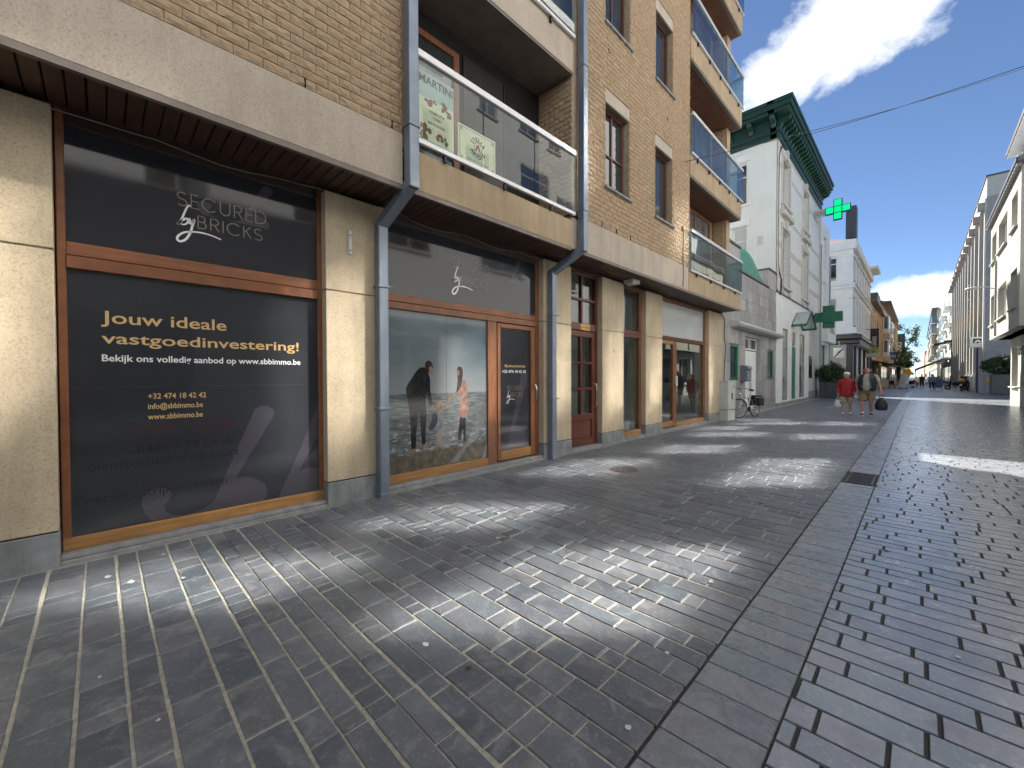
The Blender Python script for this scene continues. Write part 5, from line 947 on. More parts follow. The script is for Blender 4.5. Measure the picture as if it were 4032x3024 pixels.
# --- bicycle
bk = thing('bicycle', 'grey city bicycle with black panniers leaning by the street cabinet', 'bicycle', (-4.55,17,0))
F_, R_ = Vector((-4.66,16.42,.34)), Vector((-4.40,17.46,.34)); ax_ = (R_-F_).normalized(); sd = Vector((ax_.y,-ax_.x,0))
def wheel(c, turn, nm):
    d = Matrix.Rotation(turn,3,'Z') @ ax_; pts = [c+.335*(math.cos(w)*d+math.sin(w)*Vector((0,0,1))) for w in [2*PI*i/32 for i in range(32)]]; o = MB().tube(pts, .019, 8, closed=True).build('tyre', M_BLACK, bk, smooth=True)
    pts = [c+.312*(math.cos(w)*d+math.sin(w)*Vector((0,0,1))) for w in [2*PI*i/32 for i in range(32)]]; MB().tube(pts, .009, 6, closed=True).build('rim', M_SILVER, o, smooth=True)
    s = MB()
    for i in range(16): w = 2*PI*i/16; s.tube([c, c+.31*(math.cos(w)*d+math.sin(w)*Vector((0,0,1)))], .0022, 4)
    s.build('spokes', M_CHROME, o); sdd = Vector((d.y,-d.x,0)); MB().tube([c-sdd*.05,c+sdd*.05], .022, 8).build('hub', M_CHROME, o)
    pts = [c+.36*(math.cos(w)*d+math.sin(w)*Vector((0,0,1))) for w in [rad(20+i*9) for i in range(16)]]; MB().tube(pts, .022, 6, sq=.3).build('mudguard', M_BLKM, bk); return d
df = wheel(F_, rad(-22), 'f'); wheel(R_, 0, 'r'); Z = Vector((0,0,1))
hd_t = F_+ax_*.19+Z*.56; hd_b = F_+ax_*.14+Z*.36; bb = F_+ax_*.60-Z*.05; st_ = bb+ax_*.16+Z*.52; sdl = st_+ax_*.03+Z*.14
for n, p, q, r_ in (('down_tube',hd_b,bb,.020),('top_tube',hd_t-Z*.05,bb+ax_*.10+Z*.32,.016),('seat_tube',bb,st_,.018),('chain_stay',bb,R_,.011),('seat_stay',st_-Z*.12,R_,.010),('head_tube',hd_b,hd_t,.020),('seat_post',st_,sdl,.013)): MB().tube([p,q], r_, 8).build(n, M_SILVER, bk, smooth=True)
sf = Vector((df.y,-df.x,0))
for s in (-1,1): MB().tube([hd_b-Z*.02+sf*.05*s, F_+sf*.055*s], .011, 6).build('fork_blade', M_SILVER, bk)
stem = hd_t+Z*.16-df*.02; MB().tube([hd_t,hd_t+Z*.14,stem], .012, 6).build('stem', M_CHROME, bk)
bar = MB().tube([stem-sf*.30+df*.18-Z*.02, stem-sf*.27+df*.05, stem-sf*.14+Z*.03, stem, stem+sf*.14+Z*.03, stem+sf*.27+df*.05, stem+sf*.30+df*.18-Z*.02], .011, 8).build('handlebar', M_CHROME, bk, smooth=True)
for s in (-1,1): MB().tube([stem+sf*.29*s+df*.10-Z*.01, stem+sf*.305*s+df*.22-Z*.025], .017, 8).build('grip', M_BLACK, bar); MB().tube([stem+sf*.24*s+df*.03, stem+sf*.24*s-df*.06+Z*.01], .006, 6).build('brake_lever', M_BLKM, bar)
MB().ball(hd_t-df*.09-Z*.03, .045, 10, 8).build('headlamp', M_CHROME, bk, smooth=True)
sm = MB(); sm.loft([(sdl-ax_*.13+Z*.03,.03,.03),(sdl+Z*.02,.05,.05),(sdl+Z*.06,.05,.05)], 8); s2_ = MB(); s2_.tube([sdl-ax_*.15+Z*.03, sdl-ax_*.05+Z*.035, sdl+ax_*.07+Z*.03, sdl+ax_*.12+Z*.04], [.025,.04,.085,.06], 10, sq=.45).build('saddle', M_BLACK, bk, smooth=True)
MB().tube([R_-ax_*.25+Z*.40,R_+ax_*.25+Z*.40], .012, 6).build('carrier', M_BLKM, bk); MB().tube([R_,R_+Z*.40], .008, 6).build('carrier_stay', M_BLKM, bk)
for s in (-1,1): MB().obox(R_+ax_*.08+Z*.22+sd*.15*s, (.15,.34,.32), rz=math.atan2(-ax_.x,ax_.y)).build('pannier', M_BLACK, bk, bev=.05, seg=3)
MB().obox(R_+ax_*.06+Z*.43, (.34,.34,.05), rz=math.atan2(-ax_.x,ax_.y)).build('pannier_flap', M_BLACK, bk, bev=.02, seg=2)
cr_ = MB(); cr_.lathe([(.02,-.004),(.095,-.004),(.095,.004),(.02,.004)], (0,0,0), 20, 'x'); cr_.build('chainring', M_BLKM, bk, xf=Matrix.Translation(bb+sd*.05) @ Matrix.Rotation(math.atan2(sd.y,sd.x),4,'Z'))
for s in (-1,1): MB().tube([bb+sd*.06*s, bb+sd*.08*s+s*(ax_*.10-Z*.13)], .008, 6).build('crank', M_CHROME, bk); MB().obox(bb+sd*.13*s+s*(ax_*.10-Z*.13), (.09,.07,.025), rz=math.atan2(-ax_.x,ax_.y)).build('pedal', M_BLACK, bk)
MB().tube([R_-ax_*.1-Z*.1, R_-ax_*.02+sd*.14-Z*.335], .010, 6).build('kickstand', M_BLKM, bk); MB().ball(R_+ax_*.36+Z*.30, .03, 8, 6).build('tail_lamp', M_REDC, bk)
# --- foliage helper
def foliage(name, parent, c, r_, n, leaf, m, seed, flat=0.):
    q = random.Random(seed); mb = MB(); clumps = []
    for i in range(max(8,n//60)):
        w, v = q.uniform(0,2*PI), q.uniform(-1,1); k = q.uniform(.35,1)**.5; s = math.sqrt(1-v*v); clumps.append((Vector((c[0]+r_[0]*k*s*math.cos(w), c[1]+r_[1]*k*s*math.sin(w), c[2]+r_[2]*k*v)), q.uniform(.16,.34), q.random()))
    mr = min(r_)
    for i in range(n):
        cl, cr0, tone = clumps[i % len(clumps)]; d = Vector((q.gauss(0,1),q.gauss(0,1),q.gauss(0,1))).normalized(); p = cl + d*cr0*mr*1.6*q.uniform(.3,1)
        a = (d+Vector((q.uniform(-.6,.6),q.uniform(-.6,.6),q.uniform(-.2,.9)))).normalized(); b = a.orthogonal().normalized(); b = (Matrix.Rotation(q.uniform(0,6),3,a) @ b); t = a.cross(b); L_ = leaf*q.uniform(.6,1.25)
        mb.add([p-b*L_*.5, p+t*L_*.22+a*L_*.05, p+b*L_*.5+a*L_*.1, p-t*L_*.22+a*L_*.05], [(0,1,2,3)], 0, min(1,max(0,tone*.7+q.uniform(0,.35))))
    return mb.build(name, m, parent, attr=True)
# --- planters
p1 = thing('planter', 'large anthracite planter with a dense green shrub by the pharmacy corner', 'planter', (-4.35,35.2,0))
for i in range(3): MB().box((-4.86+i*.343,34.98,.03),(-4.86+(i+1)*.343-.012,35.95,1.12)).build('panel', M_ANTH, p1, bev=.01)
MB().box((-4.84,35.0,0),(-3.85,35.9,1.08)).build('tub', M_ANTH, p1); foliage('shrub', p1, (-4.36,35.4,1.68), (.82,.6,.62), 7000, .13, M_LEAF, 4); MB().tube([(-4.4,35.4,1.0),(-4.35,35.4,1.7)], .04, 6).build('stem', M_TRUNK, p1)
p2 = thing('planter', 'dark concrete planter with a wide shrub at the side street on the right', 'planter', (4.75,51.2,0))
MB().box((4.13,50.72,.0),(5.6,52,1.62)).build('tub', M_PLCON, p2, bev=.06, seg=2); MB().box((4.20,50.70,1.45),(5.5,50.73,1.56)).build('rim', M_PLCON, p2, bev=.01); foliage('shrub', p2, (4.75,51.3,2.3), (1.15,.7,.75), 7000, .16, M_LEAF, 6); MB().tube([(4.75,51.3,1.5),(4.8,51.3,2.4)], .05, 6).build('stem', M_TRUNK, p2)
# --- people
def person(label, loc, H, heading, skin, parts, legs=((.10,0),(.10,0)), arms=None, belly=0., nm='person', lean=0., fingers=True, head=1.):
    t = thing(nm, label, 'person', loc); k = H/1.75; M_ = Matrix.Translation(loc) @ Matrix.Rotation(heading,4,'Z') @ Matrix.Scale(k,4)
    V_, E_, Rr = [], [], []
    def a(p, r, par=None):
        V_.append(p); Rr.append(r if hasattr(r,'__len__') else (r,r)); i = len(V_)-1
        if par is not None: E_.append((par,i))
        return i
    J = {}
    pel = a((0,0,.95),(.15+belly*.4,.11+belly*.5)); sp = a((0,-.01-belly*.3,1.12),(.15+belly*.5,.11+belly*.7),pel); ch = a((0,lean*.5,1.32),(.165+belly*.2,.115+belly*.3),sp); nk = a((0,lean-.005,1.475),.058,ch); h0 = a((0,lean-.02,1.55),(.065*head,.075*head),nk); h1 = a((0,lean-.02,1.63),(.078*head,.098*head),h0); h2 = a((0,lean-.015,1.705),(.058*head,.072*head),h1)
    for s in (-1,1):
        dy, bend = legs[0 if s < 0 else 1]; hp = a((.10*s,0,.90),(.095,.10),pel); kn = a((.11*s,-dy*.55-bend*.5,.50),.060,hp); cf = a((.112*s,-dy*.72-bend*.1,.34),.056,kn); an = a((.115*s,-dy+bend*.6,.09),.040,cf); toe = a((.125*s,-dy+bend*.6-.13,.035),(.042,.030),an)
        J['leg%d' % s] = [V_[hp],V_[kn],V_[cf],V_[an],V_[toe]]
        ar = (arms or {}).get(s) or [(.20,0,1.42),(.235,.03,1.15),(.25,-.04,.90)]
        sh = a((ar[0][0]*s,ar[0][1]+lean*.6,ar[0][2]),.068,ch); el = a((ar[1][0]*s,ar[1][1],ar[1][2]),.047,sh); wr = a((ar[2][0]*s,ar[2][1],ar[2][2]),.031,el); d = (Vector(V_[wr])-Vector(V_[el])).normalized(); pm0 = Vector(V_[wr])+d*.075; pm_i = a(tuple(pm0),(.040,.020),wr); J['arm%d' % s] = [V_[sh],V_[el],V_[wr],tuple(pm0)]
        if fingers:
            for f, (dx, l_) in enumerate(((-.030,.062),(-.010,.074),(.012,.070),(.032,.055))):
                b0 = pm0+Vector((0,dx,0))+d*.03; m1 = a(tuple(b0+d*l_*.5),.0095,pm_i); a(tuple(b0+d*l_*.85+Vector((-.025*s,0,0))),.0085,m1)
            th = a(tuple(Vector(V_[wr])+d*.045+Vector((-.012*s,-.045,0))),.011,wr); a(tuple(Vector(V_[wr])+d*.09+Vector((-.02*s,-.06,0))),.009,th)
    me = bpy.data.meshes.new('body'); me.from_pydata(V_, E_, []); o = bpy.data.objects.new('body', me); COL.objects.link(o); sk_ = o.modifiers.new('s','SKIN'); sk_.use_smooth_shade = True
    for i, r in enumerate(me.skin_vertices[0].data): r.radius = Rr[i]; r.use_root = (i == 0)
    ss = o.modifiers.new('d','SUBSURF'); ss.levels = 1; ss.render_levels = 1; dg = bpy.context.evaluated_depsgraph_get(); m2 = bpy.data.meshes.new_from_object(o.evaluated_get(dg)); bpy.data.objects.remove(o); m2.transform(M_); m2.materials.clear(); m2.materials.append(skin); bo = bpy.data.objects.new('body', m2); COL.objects.link(bo); put(bo, t)
    def B(mb, name, m, bev=0): return mb.build(name, m, t, smooth=True, xf=M_)
    hc = (0,lean-.02,1.635)
    f_ = MB(); f_.ball((hc[0],hc[1]-.098*head,1.615), (.014,.022,.022), 8, 6); B(f_, 'nose', skin)
    for s in (-1,1): B(MB().ball((.03*s,hc[1]-.088*head,1.645), (.014,.010,.008), 8, 6), 'eye', M_BLACK); B(MB().ball((.078*s*head,hc[1]+.005,1.625), (.014,.024,.034), 8, 6), 'ear', skin); B(MB().tube([(.014*s,hc[1]-.092*head,1.664),(.048*s,hc[1]-.082*head,1.664)], .005, 5), 'eyebrow', M_HAIRB)
    B(MB().ball((0,hc[1]-.090*head,1.575), (.024,.010,.006), 8, 6), 'mouth', M_REDC)
    parts(t, B, J, lean); return t, M_
def limb(mb, pts, rr, n=12): return mb.tube(pts, rr, n)
def lerp(a, b, t): return tuple(x+(y-x)*t for x, y in zip(a, b))
def shoe(B, leg, m, sole):
    an, toe = Vector(leg[3]), Vector(leg[4]); mb = MB(); mb.tube([an+Vector((0,.055,-.03)), an+Vector((0,.0,-.025)), toe+Vector((0,.03,.012)), toe+Vector((0,-.03,0))], [.042,.050,.046,.030], 10, sq=.85); B(mb, 'shoe', m)
    mb = MB(); c = (an+toe)/2; z = toe.z-.035; mb.loft([((c.x,c.y,z),.052,.145),((c.x,c.y,z+.028),.052,.145)], 14); B(mb, 'sole', sole)
def man_parts(t, B, J, ln):
    mb = MB(); mb.loft([((0,-.03,.93),.205,.165),((0,-.05,1.05),.225,.205),((0,-.05,1.18),.228,.20),((0,-.01,1.32),.225,.165),((0,ln*.6,1.44),.185,.12),((0,ln,1.50),.075,.075)], 20); B(mb, 'tee_shirt', M_TEE)
    for s in (-1,1):
        A = J['arm%d' % s]; B(limb(MB(), [lerp(A[0],(0,0,1.42),.25),A[0],lerp(A[0],A[1],.65)], [.085,.088,.082]), 'sleeve', M_TEE)
    seg = MB()    # open quilted vest: rings with the front left open
    rows = []
    zs = [.90+.58*i/26 for i in range(27)]
    for i, z in enumerate(zs):
        f = i/26; rx = .225+.035*math.sin(f*PI)-.04*max(0,f-.8)*5*.8; ry = .185+.05*math.sin(f*PI*.9)-.05*max(0,f-.75)*4*.6; puff = .012*abs(math.sin(i*PI/3)); rows.append((z,rx+puff,ry+puff))
    for sgn in (-1,1):
        vv = []; n = 14
        for z, rx, ry in rows:
            for j in range(n):
                w = rad(-90)+sgn*rad(21)+sgn*rad(159)*j/(n-1); vv.append((rx*math.cos(w), ry*math.sin(w)-.02, z))
        seg.add(vv, [(i*n+j,i*n+j+1,(i+1)*n+j+1,(i+1)*n+j) for i in range(len(rows)-1) for j in range(n-1)])
    B(seg, 'quilted_vest', M_NAVY); B(MB().tube([(.09*math.cos(w),.085*math.sin(w)+ln*.7,1.50) for w in [rad(-60+i*30) for i in range(11)]], .022, 8), 'collar', M_NAVY); B(MB().ball((.13,-.195,1.33), (.035,.012,.028), 8, 6), 'chest_badge', M_WCLOTH)
    mb = MB(); mb.loft([((0,-.01,.80),.19,.15),((0,-.02,.90),.205,.17),((0,-.02,.97),.20,.165)], 18); B(mb, 'shorts_top', M_KHAKI)
    for s in (-1,1): Lg = J['leg%d' % s]; B(limb(MB(), [lerp(Lg[0],Lg[1],-.12),lerp(Lg[0],Lg[1],.3),lerp(Lg[0],Lg[1],.88)], [.118,.128,.125], 14), 'shorts_leg', M_KHAKI); shoe(B, Lg, M_NAVY, M_WCLOTH); B(limb(MB(), [lerp(Lg[3],Lg[2],.0),lerp(Lg[3],Lg[2],.28)], [.046,.048]), 'sock', M_WCLOTH)
    A = J['arm1']; B(MB().tube([lerp(A[2],A[1],.02),lerp(A[2],A[1],.07)], .036, 10), 'watch', M_SILVER); B(MB().tube([(.045,-.105,1.648),(.02,-.118,1.648),(-.02,-.118,1.648),(-.045,-.105,1.648)], .004, 5), 'glasses', M_BLKM)
def woman_parts(t, B, J, ln):
    mb = MB(); mb.loft([((0,.0,.72),.235,.17),((0,-.01,.80),.245,.18),((0,-.02,.95),.235,.175),((0,-.02,1.12),.215,.165),((0,-.01,1.28),.215,.15),((0,ln*.5,1.40),.20,.125),((0,ln*.8,1.46),.11,.09),((0,ln,1.51),.085,.085)], 20); B(mb, 'jacket', M_REDJ)
    for s in (-1,1): A = J['arm%d' % s]; B(limb(MB(), [lerp(A[0],(0,0,1.40),.3),A[0],lerp(A[0],A[1],.5),A[1],lerp(A[1],A[2],.92)], [.085,.09,.08,.072,.062]), 'sleeve', M_REDJ)
    B(MB().tube([(.07,-.10,1.48),(.05,-.155,1.38),(.0,-.185,1.2),(.0,-.195,.9),(0,-.18,.74)], .008, 6), 'zip', M_HAIRB); B(MB().tube([(.075*math.cos(w),.075*math.sin(w)+ln,1.50) for w in [rad(-50+i*28) for i in range(11)]], .025, 8), 'collar', M_REDJ)
    for s in (-1,1): Lg = J['leg%d' % s]; B(limb(MB(), [lerp(Lg[0],Lg[1],-.1),lerp(Lg[0],Lg[1],.4),lerp(Lg[0],Lg[1],.98)], [.12,.128,.122], 14), 'wide_short_leg', M_SKIRT); shoe(B, Lg, M_WCLOTH, M_TRIM)
    h = MB(); h.ball((0,ln+.012,1.690), (.102,.112,.082), 14, 8, v0=0, v1=.52); h.ball((0,ln+.04,1.64), (.095,.09,.10), 12, 8)
    q = random.Random(2)
    for i in range(30):
        w = q.uniform(-.35,PI+.35); e = q.uniform(.15,1.2); h.ball((.082*math.cos(w)*math.cos(e*.6), ln+.0+.098*math.sin(w)*math.cos(e*.6) if math.sin(w) > -.5 else ln-.06, 1.672+.075*math.sin(e)), .028, 6, 4)
    B(h, 'hair', M_HAIRW)
MX, WX = (-1.40,20.5,0), (-2.02,20.75,0)
man, mM = person('bald man in navy quilted vest and khaki shorts walking towards the camera', MX, 1.86, 0, M_SKINR, man_parts, legs=((.10,.05),(-.10,.12)), arms={1:[(.225,0,1.41),(.315,.02,1.16),(.375,-.03,.90)], -1:[(.225,0,1.41),(.27,.03,1.15),(.255,-.03,.92)]}, belly=.075, head=1.2)
wom, wM = person('white haired woman in a red jacket walking arm in arm with the man', WX, 1.66, rad(4), M_SKIN, woman_parts, legs=((.06,.04),(-.06,.08)), arms={1:[(.195,0,1.38),(.25,.02,1.14),(.24,-.06,.93)], -1:[(.195,0,1.38),(.27,.04,1.12),(.27,-.02,.88)]}, lean=-.03, head=1.15)
hb = mM @ Vector((.385,-.035,.78)); hx, hy, hz = hb
bag = thing('handbag', 'soft black bag hanging from the hand of the man', 'bag', (hx,hy,.2)); b = MB(); b.loft([((hx,hy,.235),.13,.085),((hx,hy,.27),.175,.11),((hx,hy,.40),.185,.11),((hx,hy,.55),.15,.09),((hx,hy,.66),.085,.055),((hx,hy,.70),.03,.03)], 14); b.build('body', M_BLACK, bag, smooth=True)
for s in (-1,1): MB().tube([(hx+.07*s,hy,.64),(hx+.045*s,hy-.03,.74),(hx+.01*s,hy-.035,.80)], .010, 6).build('strap', M_BLACK, bag)
wb = wM @ Vector((-.285,-.03,.76)); hx, hy, hz = wb
bg2 = thing('shopping_bag', 'small white plastic bag in the hand of the woman in red', 'bag', (hx,hy,.3)); b = MB(); b.loft([((hx,hy,.29),.08,.06),((hx,hy,.33),.115,.075),((hx,hy,.45),.11,.07),((hx,hy,.56),.07,.05)], 12); b.build('body', M_BAGW, bg2, smooth=True)
for s in (-1,1): MB().tube([(hx+.06*s,hy,.54),(hx+.03*s,hy,.64),(hx,hy,.70)], .010, 6).build('strap', M_BAGW, bg2)
def simple(top, bottom, hair, longsl=True, skirt=False):
    def f(t, B, J, ln):
        mb = MB(); mb.loft([((0,0,.86),.19,.14),((0,-.01,1.05),.19,.15),((0,0,1.3),.205,.14),((0,ln,1.44),.17,.11),((0,ln,1.49),.07,.07)], 14); B(mb, 'top', top)
        for s in (-1,1):
            A = J['arm%d' % s]; B(limb(MB(), [A[0],lerp(A[0],A[1],.6),A[1]] + ([lerp(A[1],A[2],.9)] if longsl else []), [.082,.072,.06]+([.05] if longsl else [])), 'sleeve', top); Lg = J['leg%d' % s]
            B(limb(MB(), [lerp(Lg[0],Lg[1],-.1),Lg[1],lerp(Lg[1],Lg[3],.75)], [.115,.085,.065], 10), 'trouser_leg', bottom); shoe(B, Lg, M_BLACK, M_WCLOTH)
        B(MB().ball((0,ln+.005,1.665), (.095,.115,.095), 12, 8, v0=0, v1=.66), 'hair', hair)
    return f
person('person in a denim jacket seen from behind pulling a blue shopping trolley', (.98,63.5,0), 1.72, PI, M_SKIN, simple(M_DENIM, M_JEAN, M_HAIRB), legs=((.12,.05),(-.12,.1)), fingers=False)
person('child in white top holding a red jacket in the middle of the street', (-.2,74.5,0), 1.45, .2, M_SKIN, simple(M_WCLOTH, M_DENIM, M_HAIRB), legs=((.05,0),(-.05,.05)), fingers=False)
person('person in black with dark hair walking beside the child in white', (.25,75.2,0), 1.75, -.1, M_SKIN, simple(M_BLACK, M_BLACK, M_HAIRB), legs=((.10,.05),(-.10,.1)), fingers=False)
person('person in pink far down the street near the awning', (2.25,98,0), 1.68, .4, M_SKIN, simple(M_PINK, M_WCLOTH, M_HAIRW), fingers=False); person('person in dark clothes standing behind the blue trolley', (1.5,88,0), 1.75, 2.8, M_SKIN, simple(M_BLACK, M_JEAN, M_HAIRB), fingers=False)
rj = thing('red_jacket', 'red jacket carried over the arm of the child in white', 'jacket', (-.5,74.4,.5)); MB().loft([((-.48,74.35,.55),.16,.12),((-.46,74.35,.8),.2,.14),((-.44,74.36,1.0),.12,.1)], 10).build('cloth', M_REDC, rj, smooth=True)
tr = thing('shopping_trolley', 'dark blue two-wheeled shopping trolley pulled down the street', 'trolley', (1.45,63.9,0)); MB().box((1.22,63.6,.28),(1.78,64.0,1.18)).build('bag', M_BLUE, tr, bev=.05, seg=2); MB().tube([(1.25,63.95,.12),(1.25,63.98,1.25),(1.75,63.98,1.25),(1.75,63.95,.12)], .02, 6).build('frame', M_BLKM, tr)
for x in (1.22,1.78): MB().lathe([(.01,-.02),(.12,-.02),(.12,.02),(.01,.02)], (x,63.95,.12), 16, 'x').build('wheel', M_BLACK, tr)
MB().box((1.2,63.55,.16),(1.8,63.6,.20)).build('foot', M_BLKM, tr)
# --- fries cone, chairs, terraces
fc = thing('fries_cone', 'giant paper cone of yellow fries standing on the street as an advertisement', 'advertising figure', (-1.35,68,0)); c0, c1 = Vector((-1.6,68,.15)), Vector((-1.12,68,1.75))
MB().tube([c0,lerp(c0,c1,.3),lerp(c0,c1,.7),c1], [.20,.28,.37,.45], 16).build('paper_cone', M_PAPER, fc, smooth=True); MB().lathe([(.5,0),(.5,.08),(.42,.12)], (-1.4,68,0), 16).build('foot', M_TRIM, fc); qf = random.Random(9)
for i in range(26): w = qf.uniform(0,6.28); k = qf.uniform(0,.36); p = c1+Vector((k*math.cos(w),k*math.sin(w),-.1)); MB().obox(p+Vector((qf.uniform(-.2,.4),0,.35)), (.11,.11,qf.uniform(.55,.85)), rz=qf.uniform(0,3), rx=qf.uniform(-.4,.4), ry=qf.uniform(-.2,.7)).build('fry', M_YEL, fc, bev=.02)
for i in range(5): t_ = .25+i*.14; p = Vector(lerp(c0,c1,t_)); r_ = .205+.25*t_; MB().tube([p+Vector((r_*math.cos(w),r_*math.sin(w),0)) for w in [2*PI*j/16 for j in range(16)]], .015, 5, closed=True).build('printed_line', M_SILVER, fc)
def chair(x, y, rz, label):
    t = thing('terrace_chair', label, 'chair', (x,y,0), 'dark terrace chairs'); X = Matrix.Translation((x,y,0)) @ Matrix.Rotation(rz,4,'Z')
    MB().box((-.24,-.24,.44),(.24,.24,.48)).build('seat', M_BLKM, t, xf=X); MB().box((-.24,.20,.55),(.24,.24,.98)).build('backrest', M_BLKM, t, xf=X)
    for a in (-.22,.22):
        for b in (-.22,.22): MB().tube([(a,b,0),(a,b,.98 if b > 0 else .65)], .02, 6).build('leg', M_BLKM, t, xf=X)
        MB().tube([(a,-.22,.65),(a,.22,.65)], .02, 6).build('armrest', M_BLKM, t, xf=X)
chair(-2.25,66.2,.3,'black terrace chair left of the giant fries cone'); chair(-.75,66.8,-.5,'black terrace chair right of the giant fries cone'); chair(-2.5,71,.1,'black terrace chair behind the giant fries cone')
def awning(label, x0, x1, y0, y1, z0, z1, m, val=.25, posts=True):
    t = thing('awning', label, 'awning', ((x0+x1)/2,(y0+y1)/2,z0)); MB().add([(x0,y0,z1),(x0,y1,z1),(x1,y1,z0),(x1,y0,z0),(x0,y0,z1-.05),(x0,y1,z1-.05),(x1,y1,z0-.05),(x1,y0,z0-.05)], [(0,1,2,3),(7,6,5,4),(0,3,7,4),(1,5,6,2),(0,4,5,1),(2,6,7,3)]).build('cloth', m, t)
    MB().box((min(x1,x1),y0,z0-val),(x1+.03*(1 if x1 > x0 else -1),y1,z0)).build('valance', m, t)
    if posts:
        for y in (y0+.2,y1-.2): MB().tube([(x1,y,0),(x1,y,z0-.05)], .04, 6).build('post', M_GREY, t)
    return t
awning('dark awning over the terrace in front of the cream house', -4.7, -2.6, 74, 90, 3.1, 3.8, M_AWND); awning('pale awning over the terrace in front of the salmon house', -4.7, -2.2, 97, 118, 3.2, 3.9, M_LSTONE); awning('sand coloured awning stretched out low on the far right', 3.6, -.6, 118, 150, 3.0, 5.2, M_AWN, .5); awning('flat dark canopy jutting from the end of the finned block', 4.2, 1.9, 104, 112, 7.2, 7.9, M_AWND, .4, False)
for i, (y, lab) in enumerate(((76,'first glass terrace screen in front of the cream house'),(84,'second glass terrace screen in front of the orange house'),(92,'third glass terrace screen before the salmon house'))):
    t = thing('terrace_screen', lab, 'screen', (-2.7,y,0), 'terrace screens'); MB().box((-2.8,y,.05),(-2.74,y+5,.95)).build('panel', M_CREAM, t); MB().box((-2.785,y,.95),(-2.755,y+5,1.7)).build('glass', M_BALC, t); MB().box((-4.4,y-.05,.0),(-2.72,y+.05,.95)).build('end_panel', M_CREAM, t)
    for yy in (y,y+5): MB().tube([(-2.77,yy,0),(-2.77,yy,1.75)], .04, 6).build('post', M_WHITE_W, t)
t = thing('planter_box', 'long low planter box with dark hedge before the salmon terrace', 'planter', (-2.4,98,0)); MB().box((-3.3,97,0),(-1.9,98.2,.75)).build('tub', M_BROWNP, t); foliage('hedge', t, (-2.6,97.5,1.05), (.75,.5,.35), 900, .14, M_LEAF, 12)
# --- projecting signs and banners
def banner(label, X, Y, z0, z1, w, m, s, tm, vertical=True, cat='banner', sz=.5):
    t = thing('banner', label, cat, (X,Y,z0)); fr = FR((X,Y,z0),(1,0,0),(0,0,1),(0,-1,0)); fbox(MB(),fr,0,w,0,z1-z0,-.04,.04).build('cloth', m, t); MB().tube([(-4.7,Y,z1+.02),(X+w,Y,z1+.02)], .04, 6).build('arm', M_BLKM, t)
    if s and vertical: fr2 = FR((X,Y,z0),(0,0,1),(-1,0,0),(0,-1,0)); text(s, fr2, .25, -w*.72, sz, tm, t, n=.06, off=.01, width=(z1-z0)*.62)
    return t, fr
wht = M_WHITE_W
zb, zf = banner('black hanging banner with ZEEBRIES in white letters', -4.3, 66.5, 4.25, 7.25, .80, M_BLACK, 'ZEEBRIES', wht); MB().tube([zf(.4+.22*math.cos(w),2.6+.22*math.sin(w),.06) for w in [2*PI*i/16 for i in range(16)]], .02, 4, closed=True).build('printed_emblem', M_REDC, zb)
banner('grey-green hanging banner reading ANNO', -4.6, 142, 6.1, 12.1, 2.0, mat('banner_green', (.05,.07,.065), .7), 'ANNO', wht, sz=1.3)
sg = thing('vertical_sign', 'tall tan sign with SALVATORE spelled downwards', 'sign', (-4.3,126,7)); fg = FR((-4.5,126,7.0),(1,0,0),(0,0,1),(0,-1,0)); fbox(MB(),fg,0,1.0,0,5.4,-.1,.1).build('board', M_TAN, sg)
for i, ch in enumerate('SALVATORE'): text(ch, fg, .5, 4.75-i*.57, .6, M_TRIM, sg, n=.11, align='CENTER', off=.02)
sb = thing('blue_sign', 'small blue hanging sign below the tall tan sign', 'sign', (-3.6,104,5)); fb = FR((-4.5,104,4.6),(1,0,0),(0,0,1),(0,-1,0)); fbox(MB(),fb,0,1.5,0,1.4,-.06,.06).build('board', M_BLUE, sb, bev=.1); text('SZAU', fb, .1, .4, .8, wht, sb, n=.07, width=1.3)
ft = thing('fries_tray_sign', 'projecting sign shaped like a tray of yellow fries under the black banner', 'sign', (-4.0,64,4)); MB().prism([(-.7,0),(.55,.05),(.75,.55),(-.85,.45)], FR((-4.0,64,3.75),(1,0,0),(0,0,1),(0,-1,0)), -.15, .15).build('tray', M_CREAM, ft, bev=.03)
for i in range(30): MB().obox((-4.0+qf.uniform(-.75,.7),64+qf.uniform(-.15,.1),4.3+qf.uniform(0,.5)), (.09,.09,.6), ry=qf.uniform(-1.2,1.2), rx=qf.uniform(-.2,.2)).build('fry', mat_fry if 'mat_fry' in globals() else globals().setdefault('mat_fry', mat('sign_yellow', (.48,.40,.06), .5, var=.3, scale=9)), ft)
MB().tube([(-4.7,64,5.0),(-3.4,64,5.0)], .03, 6).build('arm', M_BLKM, ft)
ns = thing('traffic_sign', 'white square sign with a black diagonal bar beside the planter', 'sign', (-4.6,41,0)); MB().tube([(-4.55,41.5,0),(-4.55,41.5,4.3)], .04, 8).build('post', M_GREY, ns); fr_s = FR((-4.55,41.45,3.35),(1,0,0),(0,0,1),(0,-1,0)); fbox(MB(),fr_s,-.34,.34,-.36,.42,-.02,.0).build('plate', M_WHITE_W, ns, bev=.01); MB().add([fr_s(-.34,-.31,.004),fr_s(-.28,-.36,.004),fr_s(.34,.36,.004),fr_s(.28,.42,.004)], [(0,1,2,3)]).build('bar', M_BLACK, ns); MB().add([fr_s(.04*math.cos(w)*2,.08+.10*math.sin(w),.003) for w in [2*PI*i/12 for i in range(12)]], [tuple(range(12))]).build('pictogram', M_GREY, ns)
